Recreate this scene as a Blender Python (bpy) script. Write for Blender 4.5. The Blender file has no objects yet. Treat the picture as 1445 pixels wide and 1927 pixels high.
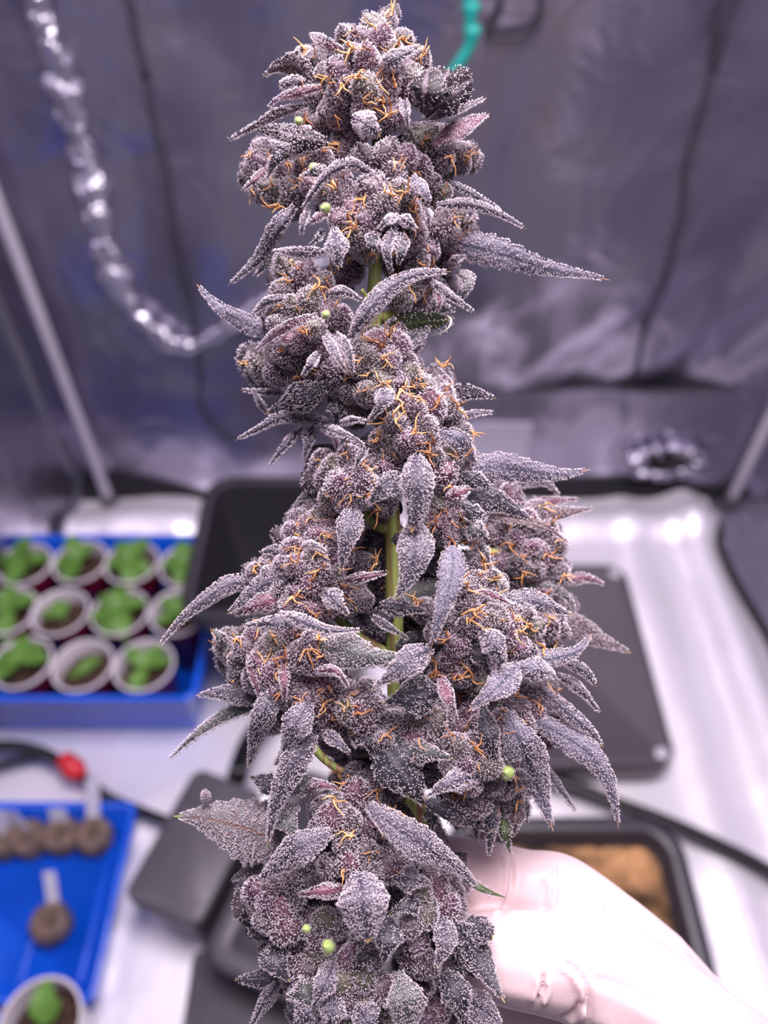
import bpy, bmesh, math, random
import numpy as np
from mathutils import Matrix, Vector

rnd = random.Random(7)
rng = np.random.default_rng(11)
S = bpy.context.scene
COL = S.collection

# ------------------------------------------------------------------ camera
FPX, CX, CY = 1447.0, 722.5, 963.5          # focal length and centre for a 1445 x 1927 frame
CAM_H, PITCH = 1.03, math.radians(47)
FWD = np.array([0, math.cos(PITCH), -math.sin(PITCH)])
UPV = np.array([0, math.sin(PITCH), math.cos(PITCH)])
RGT = np.array([1.0, 0, 0])
CAM = np.array([0, 0, CAM_H])
FOCUS = 0.18
cam = bpy.data.cameras.new('camera')
cam.sensor_fit = 'VERTICAL'
cam.sensor_height = 36.0
cam.lens = 36.0 * FPX / 1927.0
cam.clip_start = 0.01
cam.dof.use_dof = True
cam.dof.focus_distance = FOCUS + 0.004
cam.dof.aperture_fstop = cam.lens / 3.5      # an opening 3.5 mm wide
cam_ob = bpy.data.objects.new('camera', cam)
COL.objects.link(cam_ob)
cam_ob.location = CAM
cam_ob.rotation_euler = (math.radians(90) - PITCH, 0, 0)
S.camera = cam_ob

# ------------------------------------------------------------------ light and exposure
S.view_settings.view_transform = 'Standard'
S.view_settings.look = 'None'
S.view_settings.gamma = 1.0
S.view_settings.exposure = 0.24
S.view_settings.use_curve_mapping = False
world = bpy.data.worlds.new('room_outside')
S.world = world
world.use_nodes = True
world.node_tree.nodes['Background'].inputs[0].default_value = (0.86, 0.80, 1.0, 1)
world.node_tree.nodes['Background'].inputs[1].default_value = 0.17
lamp = bpy.data.lights.new('grow_light', 'AREA')
lamp.shape = 'RECTANGLE'
lamp.size, lamp.size_y = 0.50, 0.50
lamp.energy = 16.5
lamp.color = (1.0, 0.90, 0.97)
lamp_ob = bpy.data.objects.new('grow_light', lamp)
COL.objects.link(lamp_ob)
lamp_ob.location = (0.08, 0.32, 1.48)


# ------------------------------------------------------------------ helpers
def P(x, y, dz=0.0):
    """point at pixel (x, y), dz millimetres beyond the plane the lens is focused on"""
    d = FOCUS + dz / 1000.0
    return CAM + d * (FWD + (x - CX) / FPX * RGT - (y - CY) / FPX * UPV)


def G(x, y, z=0.0):
    d = FWD + (x - CX) / FPX * RGT - (y - CY) / FPX * UPV
    return CAM + (z - CAM_H) / d[2] * d


def Wl(x, y, Y=1.04):
    d = FWD + (x - CX) / FPX * RGT - (y - CY) / FPX * UPV
    return CAM + Y / d[1] * d


def nt(name):
    m = bpy.data.materials.new(name)
    m.use_nodes = True
    n = m.node_tree.nodes
    return m, n, m.node_tree.links, n['Principled BSDF']


def simple(name, col, rough=0.5, metal=0.0, bump=0.0, bscale=60.0, var=0.0, vscale=8.0, spec=0.5, sss=0.0):
    m, n, l, b = nt(name)
    b.inputs['Base Color'].default_value = (*col, 1)
    b.inputs['Roughness'].default_value = rough
    b.inputs['Metallic'].default_value = metal
    b.inputs['Specular IOR Level'].default_value = spec
    if sss:
        b.inputs['Subsurface Weight'].default_value = sss
        b.inputs['Subsurface Radius'].default_value = (0.006, 0.003, 0.003)
        b.inputs['Subsurface Scale'].default_value = 1.0
    tc = n.new('ShaderNodeTexCoord')
    if var:
        t = n.new('ShaderNodeTexNoise')
        t.inputs['Scale'].default_value = vscale
        t.inputs['Detail'].default_value = 5
        l.new(tc.outputs['Object'], t.inputs['Vector'])
        r = n.new('ShaderNodeValToRGB')
        r.color_ramp.elements[0].position = 0.3
        r.color_ramp.elements[1].position = 0.7
        r.color_ramp.elements[0].color = (*[max(0, c * (1 - var)) for c in col], 1)
        r.color_ramp.elements[1].color = (*[min(1, c * (1 + var)) for c in col], 1)
        l.new(t.outputs['Fac'], r.inputs['Fac'])
        l.new(r.outputs['Color'], b.inputs['Base Color'])
    if bump:
        t = n.new('ShaderNodeTexNoise')
        t.inputs['Scale'].default_value = bscale
        t.inputs['Detail'].default_value = 4
        l.new(tc.outputs['Object'], t.inputs['Vector'])
        bp = n.new('ShaderNodeBump')
        bp.inputs['Strength'].default_value = bump
        bp.inputs['Distance'].default_value = 0.01
        l.new(t.outputs['Fac'], bp.inputs['Height'])
        l.new(bp.outputs['Normal'], b.inputs['Normal'])
    return m


def mesh(name, V, F, mats, fmat=None, uv=None, smooth=True):
    me = bpy.data.meshes.new(name)
    V = np.asarray(V, dtype=np.float32)
    if isinstance(F, tuple):                     # (quads array, tris array)
        q, t = F
        loops = np.concatenate([q.ravel(), t.ravel()]).astype(np.int32)
        sizes = np.concatenate([np.full(len(q), 4), np.full(len(t), 3)]).astype(np.int32)
        starts = np.concatenate([[0], np.cumsum(sizes)[:-1]]).astype(np.int32)
        me.vertices.add(len(V)); me.vertices.foreach_set('co', V.ravel())
        me.loops.add(len(loops)); me.loops.foreach_set('vertex_index', loops)
        me.polygons.add(len(sizes)); me.polygons.foreach_set('loop_start', starts)
        try:
            me.polygons.foreach_set('loop_total', sizes)
        except Exception:
            pass
        me.update(calc_edges=True)
    else:
        me.from_pydata(V.tolist(), [], F)
        loops = np.zeros(len(me.loops), dtype=np.int32)
        me.loops.foreach_get('vertex_index', loops)
    for m in mats:
        me.materials.append(m)
    if fmat is not None:
        me.polygons.foreach_set('material_index', np.asarray(fmat, dtype=np.int32))
    if uv is not None:
        ul = me.uv_layers.new(name='uv')
        ul.data.foreach_set('uv', np.asarray(uv, dtype=np.float32)[loops].ravel())
    me.polygons.foreach_set('use_smooth', np.full(len(me.polygons), smooth))
    me.validate()
    me.update()
    return me


def obj(name, me, parent=None, loc=None, label=None, cat=None, group=None, kind=None):
    o = bpy.data.objects.new(name, me)
    COL.objects.link(o)
    if parent is not None:
        o.parent = parent
    if loc is not None:
        o.location = loc
    tag(o, label, cat, group, kind)
    return o


def tag(o, label=None, cat=None, group=None, kind=None):
    if label: o['label'] = label
    if cat: o['category'] = cat
    if group: o['group'] = group
    if kind: o['kind'] = kind
    return o


def empty(name, loc, label, cat, group=None, rz=0.0):
    o = obj(name, None, None, loc, label, cat, group)
    o.empty_display_size = 0.02
    o.rotation_euler.z = rz
    return o


def catmull(pts, n):
    p = np.asarray(pts, float)
    if len(p) == 2:
        t = np.linspace(0, 1, n)[:, None]
        return p[0] * (1 - t) + p[1] * t
    q = np.vstack([2 * p[0] - p[1], p, 2 * p[-1] - p[-2]])
    seg = np.linalg.norm(np.diff(p, axis=0), axis=1)
    cum = np.concatenate([[0], np.cumsum(seg)]) / seg.sum()
    out = []
    for s in np.linspace(0, 1, n):
        i = min(len(seg) - 1, int(np.searchsorted(cum, s, side='right') - 1))
        t = (s - cum[i]) / max(1e-9, cum[i + 1] - cum[i])
        a, b, c, d = q[i], q[i + 1], q[i + 2], q[i + 3]
        out.append(0.5 * (2 * b + (c - a) * t + (2 * a - 5 * b + 4 * c - d) * t * t + (3 * b - a - 3 * c + d) * t ** 3))
    return np.array(out)


def norm(a):
    return a / np.maximum(1e-12, np.linalg.norm(a, axis=-1, keepdims=True))


def tube(pts, rad, n=24, seg=8, caps=True, noise=0.0):
    c = catmull(pts, n)
    r = np.interp(np.linspace(0, 1, n), np.linspace(0, 1, len(np.atleast_1d(rad))), np.atleast_1d(rad))
    t = norm(np.gradient(c, axis=0))
    ref = np.array([0, 0, 1.0]) if abs(t[0][2]) < 0.9 else np.array([1.0, 0, 0])
    V = []
    a = norm(np.cross(t[0], ref))
    for i in range(n):
        a = norm(a - t[i] * np.dot(a, t[i]))
        b = np.cross(t[i], a)
        for k in range(seg):
            an = 2 * math.pi * k / seg
            rr = r[i] * (1 + (rng.normal() * noise if noise else 0))
            V.append(c[i] + rr * (math.cos(an) * a + math.sin(an) * b))
    F = []
    for i in range(n - 1):
        for k in range(seg):
            F.append((i * seg + k, i * seg + (k + 1) % seg, (i + 1) * seg + (k + 1) % seg, (i + 1) * seg + k))
    if caps:
        F.append(tuple(range(seg))[::-1])
        F.append(tuple((n - 1) * seg + k for k in range(seg)))
    return np.array(V), F


def join(parts):
    V, F, o = [], [], 0
    for v, f in parts:
        V.append(np.asarray(v))
        F += [tuple(i + o for i in q) for q in f]
        o += len(v)
    return np.vstack(V), F


def lathe(prof, seg=40, closed=False):
    V, F = [], []
    n = len(prof)
    for r, z in prof:
        for k in range(seg):
            a = 2 * math.pi * k / seg
            V.append((r * math.cos(a), r * math.sin(a), z))
    for i in range(n - 1):
        for k in range(seg):
            F.append((i * seg + k, i * seg + (k + 1) % seg, (i + 1) * seg + (k + 1) % seg, (i + 1) * seg + k))
    if closed:
        F.append(tuple(range(seg))[::-1])
        F.append(tuple((n - 1) * seg + k for k in range(seg)))
    return np.array(V), F


def rrect(x0, x1, y0, y1, r, n=6):
    out = []
    for cx, cy, a0 in ((x1 - r, y1 - r, 0), (x0 + r, y1 - r, 90), (x0 + r, y0 + r, 180), (x1 - r, y0 + r, 270)):
        for k in range(n + 1):
            a = math.radians(a0 + 90 * k / n)
            out.append((cx + r * math.cos(a), cy + r * math.sin(a)))
    return out


def loft(loops, cap0=True, cap1=True):
    n = len(loops[0])
    V = [p for lp in loops for p in lp]
    F = []
    for i in range(len(loops) - 1):
        for k in range(n):
            F.append((i * n + k, i * n + (k + 1) % n, (i + 1) * n + (k + 1) % n, (i + 1) * n + k))
    if cap0: F.append(tuple(range(n))[::-1])
    if cap1: F.append(tuple((len(loops) - 1) * n + k for k in range(n)))
    return np.array(V), F


def rbox(x0, x1, y0, y1, z0, z1, r=0.01, bev=0.003):
    def lp(ins, z):
        return [(x, y, z) for x, y in rrect(x0 + ins, x1 - ins, y0 + ins, y1 - ins, max(r - ins, 0.0005))]
    return loft([lp(bev, z0), lp(0, z0 + bev), lp(0, z1 - bev), lp(bev * 0.3, z1 - bev * 0.3), lp(bev, z1)])


def open_box(x0, x1, y0, y1, h, wall, r, lip=0.006, floor=0.006, taper=0.0, rimh=0.006):
    """an open tray or pot: outside wall, rolled rim, inside wall and floor"""
    def lp(ins, z):
        return [(x, y, z) for x, y in rrect(x0 + ins, x1 - ins, y0 + ins, y1 - ins, max(r - ins, 0.001))]
    return loft([lp(taper + lip, 0), lp(lip, h - rimh), lp(0, h - rimh), lp(0, h - 0.0015), lp(0.0015, h),
                 lp(lip + wall - 0.0015, h), lp(lip + wall, h - 0.0015), lp(lip + wall + taper, floor)])


def grid(nx, ny, fn):
    V = [fn(i / (nx - 1), j / (ny - 1)) for j in range(ny) for i in range(nx)]
    F = [(j * nx + i, j * nx + i + 1, (j + 1) * nx + i + 1, (j + 1) * nx + i) for j in range(ny - 1) for i in range(nx - 1)]
    return np.array(V), F


class Wav:
    """sum of random sine waves: creases of a foil sheet"""
    def __init__(s, seed, n, f0, f1, aniso=(1, 1)):
        q = np.random.default_rng(seed)
        s.k = np.exp(q.uniform(math.log(f0), math.log(f1), n))
        a = q.uniform(0, 2 * math.pi, n)
        s.kx, s.ky = s.k * np.cos(a) * aniso[0], s.k * np.sin(a) * aniso[1]
        s.p = q.uniform(0, 6.28, n)

    def __call__(s, x, y):
        v = np.sin(s.kx * x + s.ky * y + s.p)
        return float(np.sum((1 - 2 * np.abs(v)) / s.k))


# ------------------------------------------------------------------ materials
def mylar(name, col, rough, metal, bump, scale, dist=0.02):
    m, n, l, b = nt(name)
    b.inputs['Metallic'].default_value = metal
    tc = n.new('ShaderNodeTexCoord')
    mp = n.new('ShaderNodeMapping')
    l.new(tc.outputs['Object'], mp.inputs['Vector'])
    t = n.new('ShaderNodeTexNoise')
    t.inputs['Scale'].default_value = scale
    t.inputs['Detail'].default_value = 3
    t.inputs['Distortion'].default_value = 1.2
    l.new(mp.outputs['Vector'], t.inputs['Vector'])
    r = n.new('ShaderNodeMapRange')
    r.inputs['To Min'].default_value = rough - 0.06
    r.inputs['To Max'].default_value = rough + 0.08
    l.new(t.outputs['Fac'], r.inputs['Value'])
    l.new(r.outputs['Result'], b.inputs['Roughness'])
    b.inputs['Base Color'].default_value = (*col, 1)
    bp = n.new('ShaderNodeBump')
    bp.inputs['Strength'].default_value = bump
    bp.inputs['Distance'].default_value = dist
    l.new(t.outputs['Fac'], bp.inputs['Height'])
    l.new(bp.outputs['Normal'], b.inputs['Normal'])
    return m


M = {}
M['wall'] = mylar('silver_tent_fabric', (0.42, 0.395, 0.49), 0.30, 0.92, 0.35, 9.0)
M['flap'] = mylar('bunched_silver_fabric', (0.80, 0.78, 0.86), 0.22, 0.95, 0.6, 40.0)
M['floor'] = mylar('silver_floor_sheet', (0.95, 0.91, 0.97), 0.36, 0.30, 0.20, 5.0)
M['under'] = mylar('grey_floor_fabric', (0.35, 0.33, 0.40), 0.40, 0.8, 0.3, 10.0)
M['black_fabric'] = simple('black_tent_fabric', (0.012, 0.011, 0.016), 0.8, bump=0.2, bscale=300)
M['seam'] = simple('dark_seam', (0.05, 0.048, 0.065), 0.7)
M['pole'] = simple('pale_pole', (0.62, 0.58, 0.66), 0.35, var=0.08, vscale=20)
M['blue'] = simple('blue_plastic', (0.004, 0.105, 0.74), 0.25, bump=0.12, bscale=40, var=0.15, vscale=14)
M['black'] = simple('black_plastic', (0.085, 0.076, 0.092), 0.42, bump=0.05, bscale=400, var=0.15, vscale=25)
M['pot'] = simple('black_pot_plastic', (0.018, 0.016, 0.022), 0.42, bump=0.05, bscale=300)
M['hose'] = simple('black_hose', (0.012, 0.012, 0.014), 0.35)
M['red'] = simple('red_plastic', (0.75, 0.03, 0.04), 0.35)
M['red_cup'] = simple('red_cup_plastic', (0.26, 0.008, 0.03), 0.3)
M['white_cup'] = simple('white_plastic', (0.80, 0.74, 0.80), 0.35)
M['label'] = simple('white_label_plastic', (0.72, 0.70, 0.80), 0.4)
M['soil'] = simple('brown_soil', (0.085, 0.045, 0.033), 0.9, bump=1.0, bscale=220, var=0.6, vscale=120)
M['coir'] = simple('orange_brown_medium', (0.50, 0.27, 0.125), 0.9, bump=1.0, bscale=160, var=0.85, vscale=26)
M['peat'] = simple('peat_brown', (0.26, 0.18, 0.145), 0.9, bump=0.8, bscale=300, var=0.45, vscale=90)
M['teal'] = simple('teal_cord', (0.010, 0.30, 0.26), 0.5, var=0.25, vscale=60)
M['seedling'] = simple('seedling_green', (0.11, 0.25, 0.035), 0.5, var=0.3, vscale=30)
M['stalk'] = simple('seedling_stalk', (0.22, 0.38, 0.10), 0.5)


def leaf_mat(name, c_lo, c_hi, vein, tip, tip_at=0.95, vein_w=0.035, side=True, green=0.0):
    m, n, l, b = nt(name)
    b.inputs['Roughness'].default_value = 0.55
    b.inputs['Specular IOR Level'].default_value = 0.35
    tc = n.new('ShaderNodeTexCoord')
    sep = n.new('ShaderNodeSeparateXYZ')
    l.new(tc.outputs['UV'], sep.inputs[0])
    oi = n.new('ShaderNodeObjectInfo')
    no = n.new('ShaderNodeTexNoise')
    no.inputs['Scale'].default_value = 160
    no.inputs['Detail'].default_value = 4
    l.new(tc.outputs['Object'], no.inputs['Vector'])
    add = n.new('ShaderNodeMath'); add.operation = 'MULTIPLY_ADD'
    l.new(no.outputs['Fac'], add.inputs[0]); add.inputs[1].default_value = 0.9
    sub = n.new('ShaderNodeMath'); sub.operation = 'MULTIPLY_ADD'
    l.new(oi.outputs['Random'], sub.inputs[0]); sub.inputs[1].default_value = 0.8; sub.inputs[2].default_value = -0.4
    l.new(sub.outputs[0], add.inputs[2])
    mix = n.new('ShaderNodeMix'); mix.data_type = 'RGBA'
    l.new(add.outputs[0], mix.inputs['Factor'])
    mix.inputs['A'].default_value = (*c_lo, 1); mix.inputs['B'].default_value = (*c_hi, 1)
    # midrib and side veins, drawn in the leaf's own coordinates
    ab = n.new('ShaderNodeMath'); ab.operation = 'SUBTRACT'
    l.new(sep.outputs['X'], ab.inputs[0]); ab.inputs[1].default_value = 0.5
    aa = n.new('ShaderNodeMath'); aa.operation = 'ABSOLUTE'; l.new(ab.outputs[0], aa.inputs[0])
    mr = n.new('ShaderNodeMapRange')
    mr.inputs['From Min'].default_value = vein_w; mr.inputs['From Max'].default_value = vein_w * 2
    mr.inputs['To Min'].default_value = 1; mr.inputs['To Max'].default_value = 0
    l.new(aa.outputs[0], mr.inputs['Value'])
    sv = n.new('ShaderNodeMath'); sv.operation = 'MULTIPLY_ADD'
    l.new(aa.outputs[0], sv.inputs[0]); sv.inputs[1].default_value = -0.42
    l.new(sep.outputs['Y'], sv.inputs[2])
    s2 = n.new('ShaderNodeMath'); s2.operation = 'MULTIPLY'; l.new(sv.outputs[0], s2.inputs[0]); s2.inputs[1].default_value = 9.0
    s3 = n.new('ShaderNodeMath'); s3.operation = 'FRACT'; l.new(s2.outputs[0], s3.inputs[0])
    s4 = n.new('ShaderNodeMath'); s4.operation = 'LESS_THAN'; l.new(s3.outputs[0], s4.inputs[0]); s4.inputs[1].default_value = 0.11
    s5 = n.new('ShaderNodeMath'); s5.operation = 'MULTIPLY'; l.new(s4.outputs[0], s5.inputs[0]); s5.inputs[1].default_value = 0.7 if side else 0.0
    mx = n.new('ShaderNodeMath'); mx.operation = 'MAXIMUM'; l.new(mr.outputs[0], mx.inputs[0]); l.new(s5.outputs[0], mx.inputs[1])
    m2 = n.new('ShaderNodeMix'); m2.data_type = 'RGBA'
    l.new(mx.outputs[0], m2.inputs['Factor']); l.new(mix.outputs['Result'], m2.inputs['A'])
    m2.inputs['B'].default_value = (*vein, 1)
    tr = n.new('ShaderNodeMapRange')
    tr.inputs['From Min'].default_value = tip_at - 0.03; tr.inputs['From Max'].default_value = tip_at + 0.03
    l.new(sep.outputs['Y'], tr.inputs['Value'])
    m3 = n.new('ShaderNodeMix'); m3.data_type = 'RGBA'
    l.new(tr.outputs[0], m3.inputs['Factor']); l.new(m2.outputs['Result'], m3.inputs['A'])
    m3.inputs['B'].default_value = (*tip, 1)
    l.new(m3.outputs['Result'], b.inputs['Base Color'])
    # light passing through the thin blade
    tl = n.new('ShaderNodeBsdfTranslucent')
    l.new(m3.outputs['Result'], tl.inputs['Color'])
    ms = n.new('ShaderNodeMixShader'); ms.inputs[0].default_value = 0.18
    out = n['Material Output']
    l.new(b.outputs[0], ms.inputs[1]); l.new(tl.outputs[0], ms.inputs[2])
    l.new(ms.outputs[0], out.inputs['Surface'])
    return m


LM = {
    'p': leaf_mat('purple_leaf', (0.080, 0.070, 0.092), (0.150, 0.132, 0.175), (0.055, 0.045, 0.075), (0.75, 0.50, 0.22)),
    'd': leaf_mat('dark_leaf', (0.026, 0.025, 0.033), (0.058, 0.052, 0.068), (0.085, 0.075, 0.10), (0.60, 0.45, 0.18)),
    'l': leaf_mat('lilac_leaf', (0.130, 0.116, 0.165), (0.215, 0.195, 0.26), (0.075, 0.075, 0.11), (0.90, 0.45, 0.28)),
    'm': leaf_mat('magenta_leaf', (0.14, 0.062, 0.095), (0.23, 0.115, 0.15), (0.17, 0.04, 0.08), (0.70, 0.40, 0.25)),
    'b': leaf_mat('brown_leaf', (0.055, 0.035, 0.036), (0.11, 0.065, 0.065), (0.22, 0.17, 0.19), (0.70, 0.45, 0.18)),
    'g': leaf_mat('green_leaf', (0.035, 0.055, 0.025), (0.07, 0.09, 0.05), (0.16, 0.19, 0.08), (0.55, 0.42, 0.15)),
    's': leaf_mat('serrated_leaf', (0.11, 0.10, 0.11), (0.19, 0.17, 0.19), (0.14, 0.05, 0.03), (0.30, 0.36, 0.10), vein_w=0.014),
    'k': leaf_mat('fan_leaf_dark', (0.016, 0.011, 0.013), (0.038, 0.026, 0.030), (0.16, 0.12, 0.15), (0.10, 0.05, 0.07), vein_w=0.05),
    'w': leaf_mat('pale_rim', (0.70, 0.72, 0.55), (0.80, 0.80, 0.68), (0.8, 0.8, 0.7), (0.8, 0.8, 0.7), side=False),
    'e': leaf_mat('grey_green_leaf', (0.075, 0.082, 0.078), (0.135, 0.14, 0.14), (0.08, 0.085, 0.08), (0.50, 0.45, 0.20)),
}


def trichome_mat():
    m, n, l, b = nt('frosty_trichomes')
    b.inputs['Base Color'].default_value = (0.88, 0.79, 0.85, 1)
    b.inputs['Roughness'].default_value = 0.35
    b.inputs['Specular IOR Level'].default_value = 0.5
    tl = n.new('ShaderNodeBsdfTranslucent')
    tl.inputs['Color'].default_value = (0.88, 0.79, 0.85, 1)
    ms = n.new('ShaderNodeMixShader'); ms.inputs[0].default_value = 0.45
    l.new(b.outputs[0], ms.inputs[1]); l.new(tl.outputs[0], ms.inputs[2])
    l.new(ms.outputs[0], n['Material Output'].inputs['Surface'])
    return m


M['hair'] = trichome_mat()


def calyx_mat():
    m, n, l, b = nt('calyx_skin')
    b.inputs['Roughness'].default_value = 0.5
    oi = n.new('ShaderNodeObjectInfo')
    r = n.new('ShaderNodeValToRGB')
    e = r.color_ramp.elements
    e[0].position = 0.0; e[0].color = (0.085, 0.045, 0.075, 1)
    e[1].position = 1.0; e[1].color = (0.10, 0.085, 0.075, 1)
    for p, c in ((0.35, (0.15, 0.055, 0.11)), (0.55, (0.20, 0.07, 0.12)), (0.7, (0.10, 0.065, 0.085)), (0.88, (0.16, 0.17, 0.09))):
        x = e.new(p); x.color = (*c, 1)
    l.new(oi.outputs['Random'], r.inputs['Fac'])
    tc = n.new('ShaderNodeTexCoord')
    no = n.new('ShaderNodeTexNoise'); no.inputs['Scale'].default_value = 2.2; no.inputs['Detail'].default_value = 3
    l.new(tc.outputs['Object'], no.inputs['Vector'])
    mx = n.new('ShaderNodeMix'); mx.data_type = 'RGBA'
    l.new(no.outputs['Fac'], mx.inputs['Factor'])
    l.new(r.outputs['Color'], mx.inputs['A'])
    mx.inputs['B'].default_value = (0.07, 0.05, 0.06, 1)
    l.new(mx.outputs['Result'], b.inputs['Base Color'])
    return m


M['calyx'] = calyx_mat()
M['budbody'] = simple('inner_bud', (0.075, 0.055, 0.065), 0.7, var=0.4, vscale=150)
M['green_calyx'] = simple('fresh_green_calyx', (0.30, 0.42, 0.10), 0.5, var=0.25, vscale=300)


def pistil_mat():
    m, n, l, b = nt('orange_pistil')
    b.inputs['Roughness'].default_value = 0.5
    oi = n.new('ShaderNodeObjectInfo')
    r = n.new('ShaderNodeValToRGB')
    r.color_ramp.elements[0].color = (0.42, 0.17, 0.065, 1)
    r.color_ramp.elements[1].color = (0.78, 0.42, 0.18, 1)
    x = r.color_ramp.elements.new(0.5); x.color = (0.62, 0.28, 0.10, 1)
    l.new(oi.outputs['Random'], r.inputs['Fac'])
    l.new(r.outputs['Color'], b.inputs['Base Color'])
    return m


M['pistil'] = pistil_mat()
M['glove'] = simple('latex_glove', (0.66, 0.50, 0.515), 0.42, bump=0.03, bscale=900, sss=0.25, spec=0.4)


def stem_mat():
    m, n, l, b = nt('green_stem')
    b.inputs['Roughness'].default_value = 0.5
    tc = n.new('ShaderNodeTexCoord')
    mp = n.new('ShaderNodeMapping'); mp.inputs['Scale'].default_value = (900, 30, 30)
    l.new(tc.outputs['Object'], mp.inputs['Vector'])
    no = n.new('ShaderNodeTexNoise'); no.inputs['Scale'].default_value = 1.0; no.inputs['Detail'].default_value = 2
    l.new(mp.outputs['Vector'], no.inputs['Vector'])
    r = n.new('ShaderNodeValToRGB')
    r.color_ramp.elements[0].position = 0.35; r.color_ramp.elements[0].color = (0.22, 0.11, 0.06, 1)
    r.color_ramp.elements[1].position = 0.62; r.color_ramp.elements[1].color = (0.30, 0.34, 0.09, 1)
    x = r.color_ramp.elements.new(0.48); x.color = (0.20, 0.25, 0.06, 1)
    l.new(no.outputs['Fac'], r.inputs['Fac'])
    l.new(r.outputs['Color'], b.inputs['Base Color'])
    return m


M['stem'] = stem_mat()

# ================================================================== THE TENT
XL, XR, YB, YF, ZT = -0.575, 0.715, 1.045, -0.32, 2.05
wa, wb, wc = Wav(3, 9, 5, 16, (1.6, 0.8)), Wav(4, 10, 14, 40), Wav(8, 6, 3, 7)


def back_fn(u, v):
    x, z = XL + u * (XR - XL), v * ZT
    s = 0.5 * (1 + math.tanh((x - 0.05) * 8))
    fold = 0.006 * math.sin(34 * (x - 0.55 * z) + 2.0 * math.sin(7 * z)) * s * math.exp(-((z - 0.34) / 0.16) ** 2)
    return (x, YB + 0.014 * wa(x, z) + 0.010 * wb(x, z) + 0.045 * wc(x, z) + fold - 0.006, z)


def on_wall(p, gap=0.008):
    """the same point of the back wall, a little in front of its creased surface"""
    y = min(back_fn((p[0] + dx - XL) / (XR - XL), (p[2] + dz) / ZT)[1] for dx in (-.006, 0, .006) for dz in (-.008, 0, .008))
    return np.array([p[0], y - gap, p[2]])


V, F = grid(110, 150, back_fn)
obj('wall_back', mesh('wall_back', V, F, [M['wall']]), kind='structure')
V, F = grid(60, 60, lambda u, v: (XL - 0.012 * abs(wa(u * 1.3, v * 2)), YF + u * (YB + 0.02 - YF), v * ZT))
obj('wall_left', mesh('wall_left', V, F, [M['wall']]), kind='structure')
V, F = grid(60, 60, lambda u, v: (XR + 0.012 * abs(wa(u * 1.3 + 4, v * 2)), YF + u * (YB + 0.02 - YF), v * ZT))
obj('wall_right', mesh('wall_right', V, F, [M['wall']]), kind='structure')
V, F = grid(8, 8, lambda u, v: (XL + u * (XR - XL), YF + v * (YB - YF), ZT))
obj('ceiling', mesh('ceiling', V, F, [M['wall']]), kind='structure')
V, F = grid(30, 30, lambda u, v: (XL - 0.01 + u * (XR - XL + 0.02), YF + v * (YB + 0.02 - YF), -0.008))
obj('floor', mesh('floor', V, F, [M['under']]), kind='structure')
# black fabric hem along the foot of the back wall
V, F = rbox(XL + 0.01, XR - 0.01, 1.000, 1.034, -0.007, 0.022, 0.004)
obj('baseboard_back', mesh('baseboard_back', V, F, [M['black_fabric']], smooth=False), kind='structure')

# dark seams running down the back wall
for k, pts in enumerate(([(235, 0), (262, 120), (286, 250), (312, 370), (333, 480), (368, 600), (380, 700), (378, 745), (405, 785), (440, 815)],
                         [(1387, -30), (1372, 60), (1345, 140), (1318, 240), (1290, 330), (1282, 395), (1262, 450), (1243, 520), (1215, 600), (1196, 690), (1183, 790)])):
    w = [Wl(x, y, 1.022) for x, y in pts]
    w.insert(0, w[0] + np.array([(w[0] - w[2])[0] * 0.2, 0, 1.2]))
    w = [on_wall(q, 0.004) for q in catmull(w, 70)]
    V, F = tube(w, [0.0042, 0.0045, 0.0045, 0.004, 0.003], 120, 6)
    obj('trim_%d' % (k + 1), mesh('trim', V, F, [M['seam']]), kind='structure')

# bunched hem of the vent flap, curving down the left of the back wall
hem = [np.array([-0.412, 1.005, 1.6])] + [Wl(x, y, 1.005) for x, y in
       [(62, 0), (98, 110), (128, 225), (158, 330), (186, 440), (222, 545), (282, 620), (345, 648), (410, 622), (480, 570), (560, 520), (640, 480)]]
N, SG = 260, 14
c = np.array([on_wall(q, 0.012) for q in catmull(hem, N)])
c[:, 1] = np.convolve(np.pad(c[:, 1], 8, mode='edge'), np.ones(17) / 17, mode='valid')
t = norm(np.gradient(c, axis=0))
V = []
for i in range(N):
    a = norm(np.cross(t[i], np.array([0, 1.0, 0])))
    fade = 1.0 - 0.68 * max(0, min(1, (i / N - 0.72) / 0.2))
    r0 = (0.019 + 0.004 * math.sin(i * 0.31)) * fade
    for k in range(SG):
        an = 2 * math.pi * k / SG
        rr = r0 * (1 + 0.22 * math.sin(i * 0.95 + 1.2 * math.sin(an * 2 + i * 0.13)) + 0.03 * rng.normal())
        V.append(c[i] + rr * math.cos(an) * a + 0.55 * rr * math.sin(an) * np.array([0, 1.0, 0]))
F = [(i * SG + k, i * SG + (k + 1) % SG, (i + 1) * SG + (k + 1) % SG, (i + 1) * SG + k) for i in range(N - 1) for k in range(SG)]
obj('trim_3', mesh('trim', V, F, [M['flap']]), kind='structure')

# lower skirt of the back wall on the right, with its dark top edge
wd = Wav(21, 8, 8, 30)
V, F = grid(70, 24, lambda u, v: (0.085 + u * 0.605, 1.024 - 0.010 * math.sin(v * 3.0) + 0.012 * wd(u * .6, v * .25), 0.01 + v * 0.225))
obj('trim_4', mesh('trim', V, F, [M['flap'] if False else M['wall']]), kind='structure')
V, F = tube([np.array([x, 1.018 + 0.002 * math.sin(x * 40), 0.236 + 0.003 * math.sin(x * 23)]) for x in np.linspace(0.085, 0.69, 20)], 0.0032, 60, 6)
obj('trim_5', mesh('trim', V, F, [M['seam']]), kind='structure')
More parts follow.
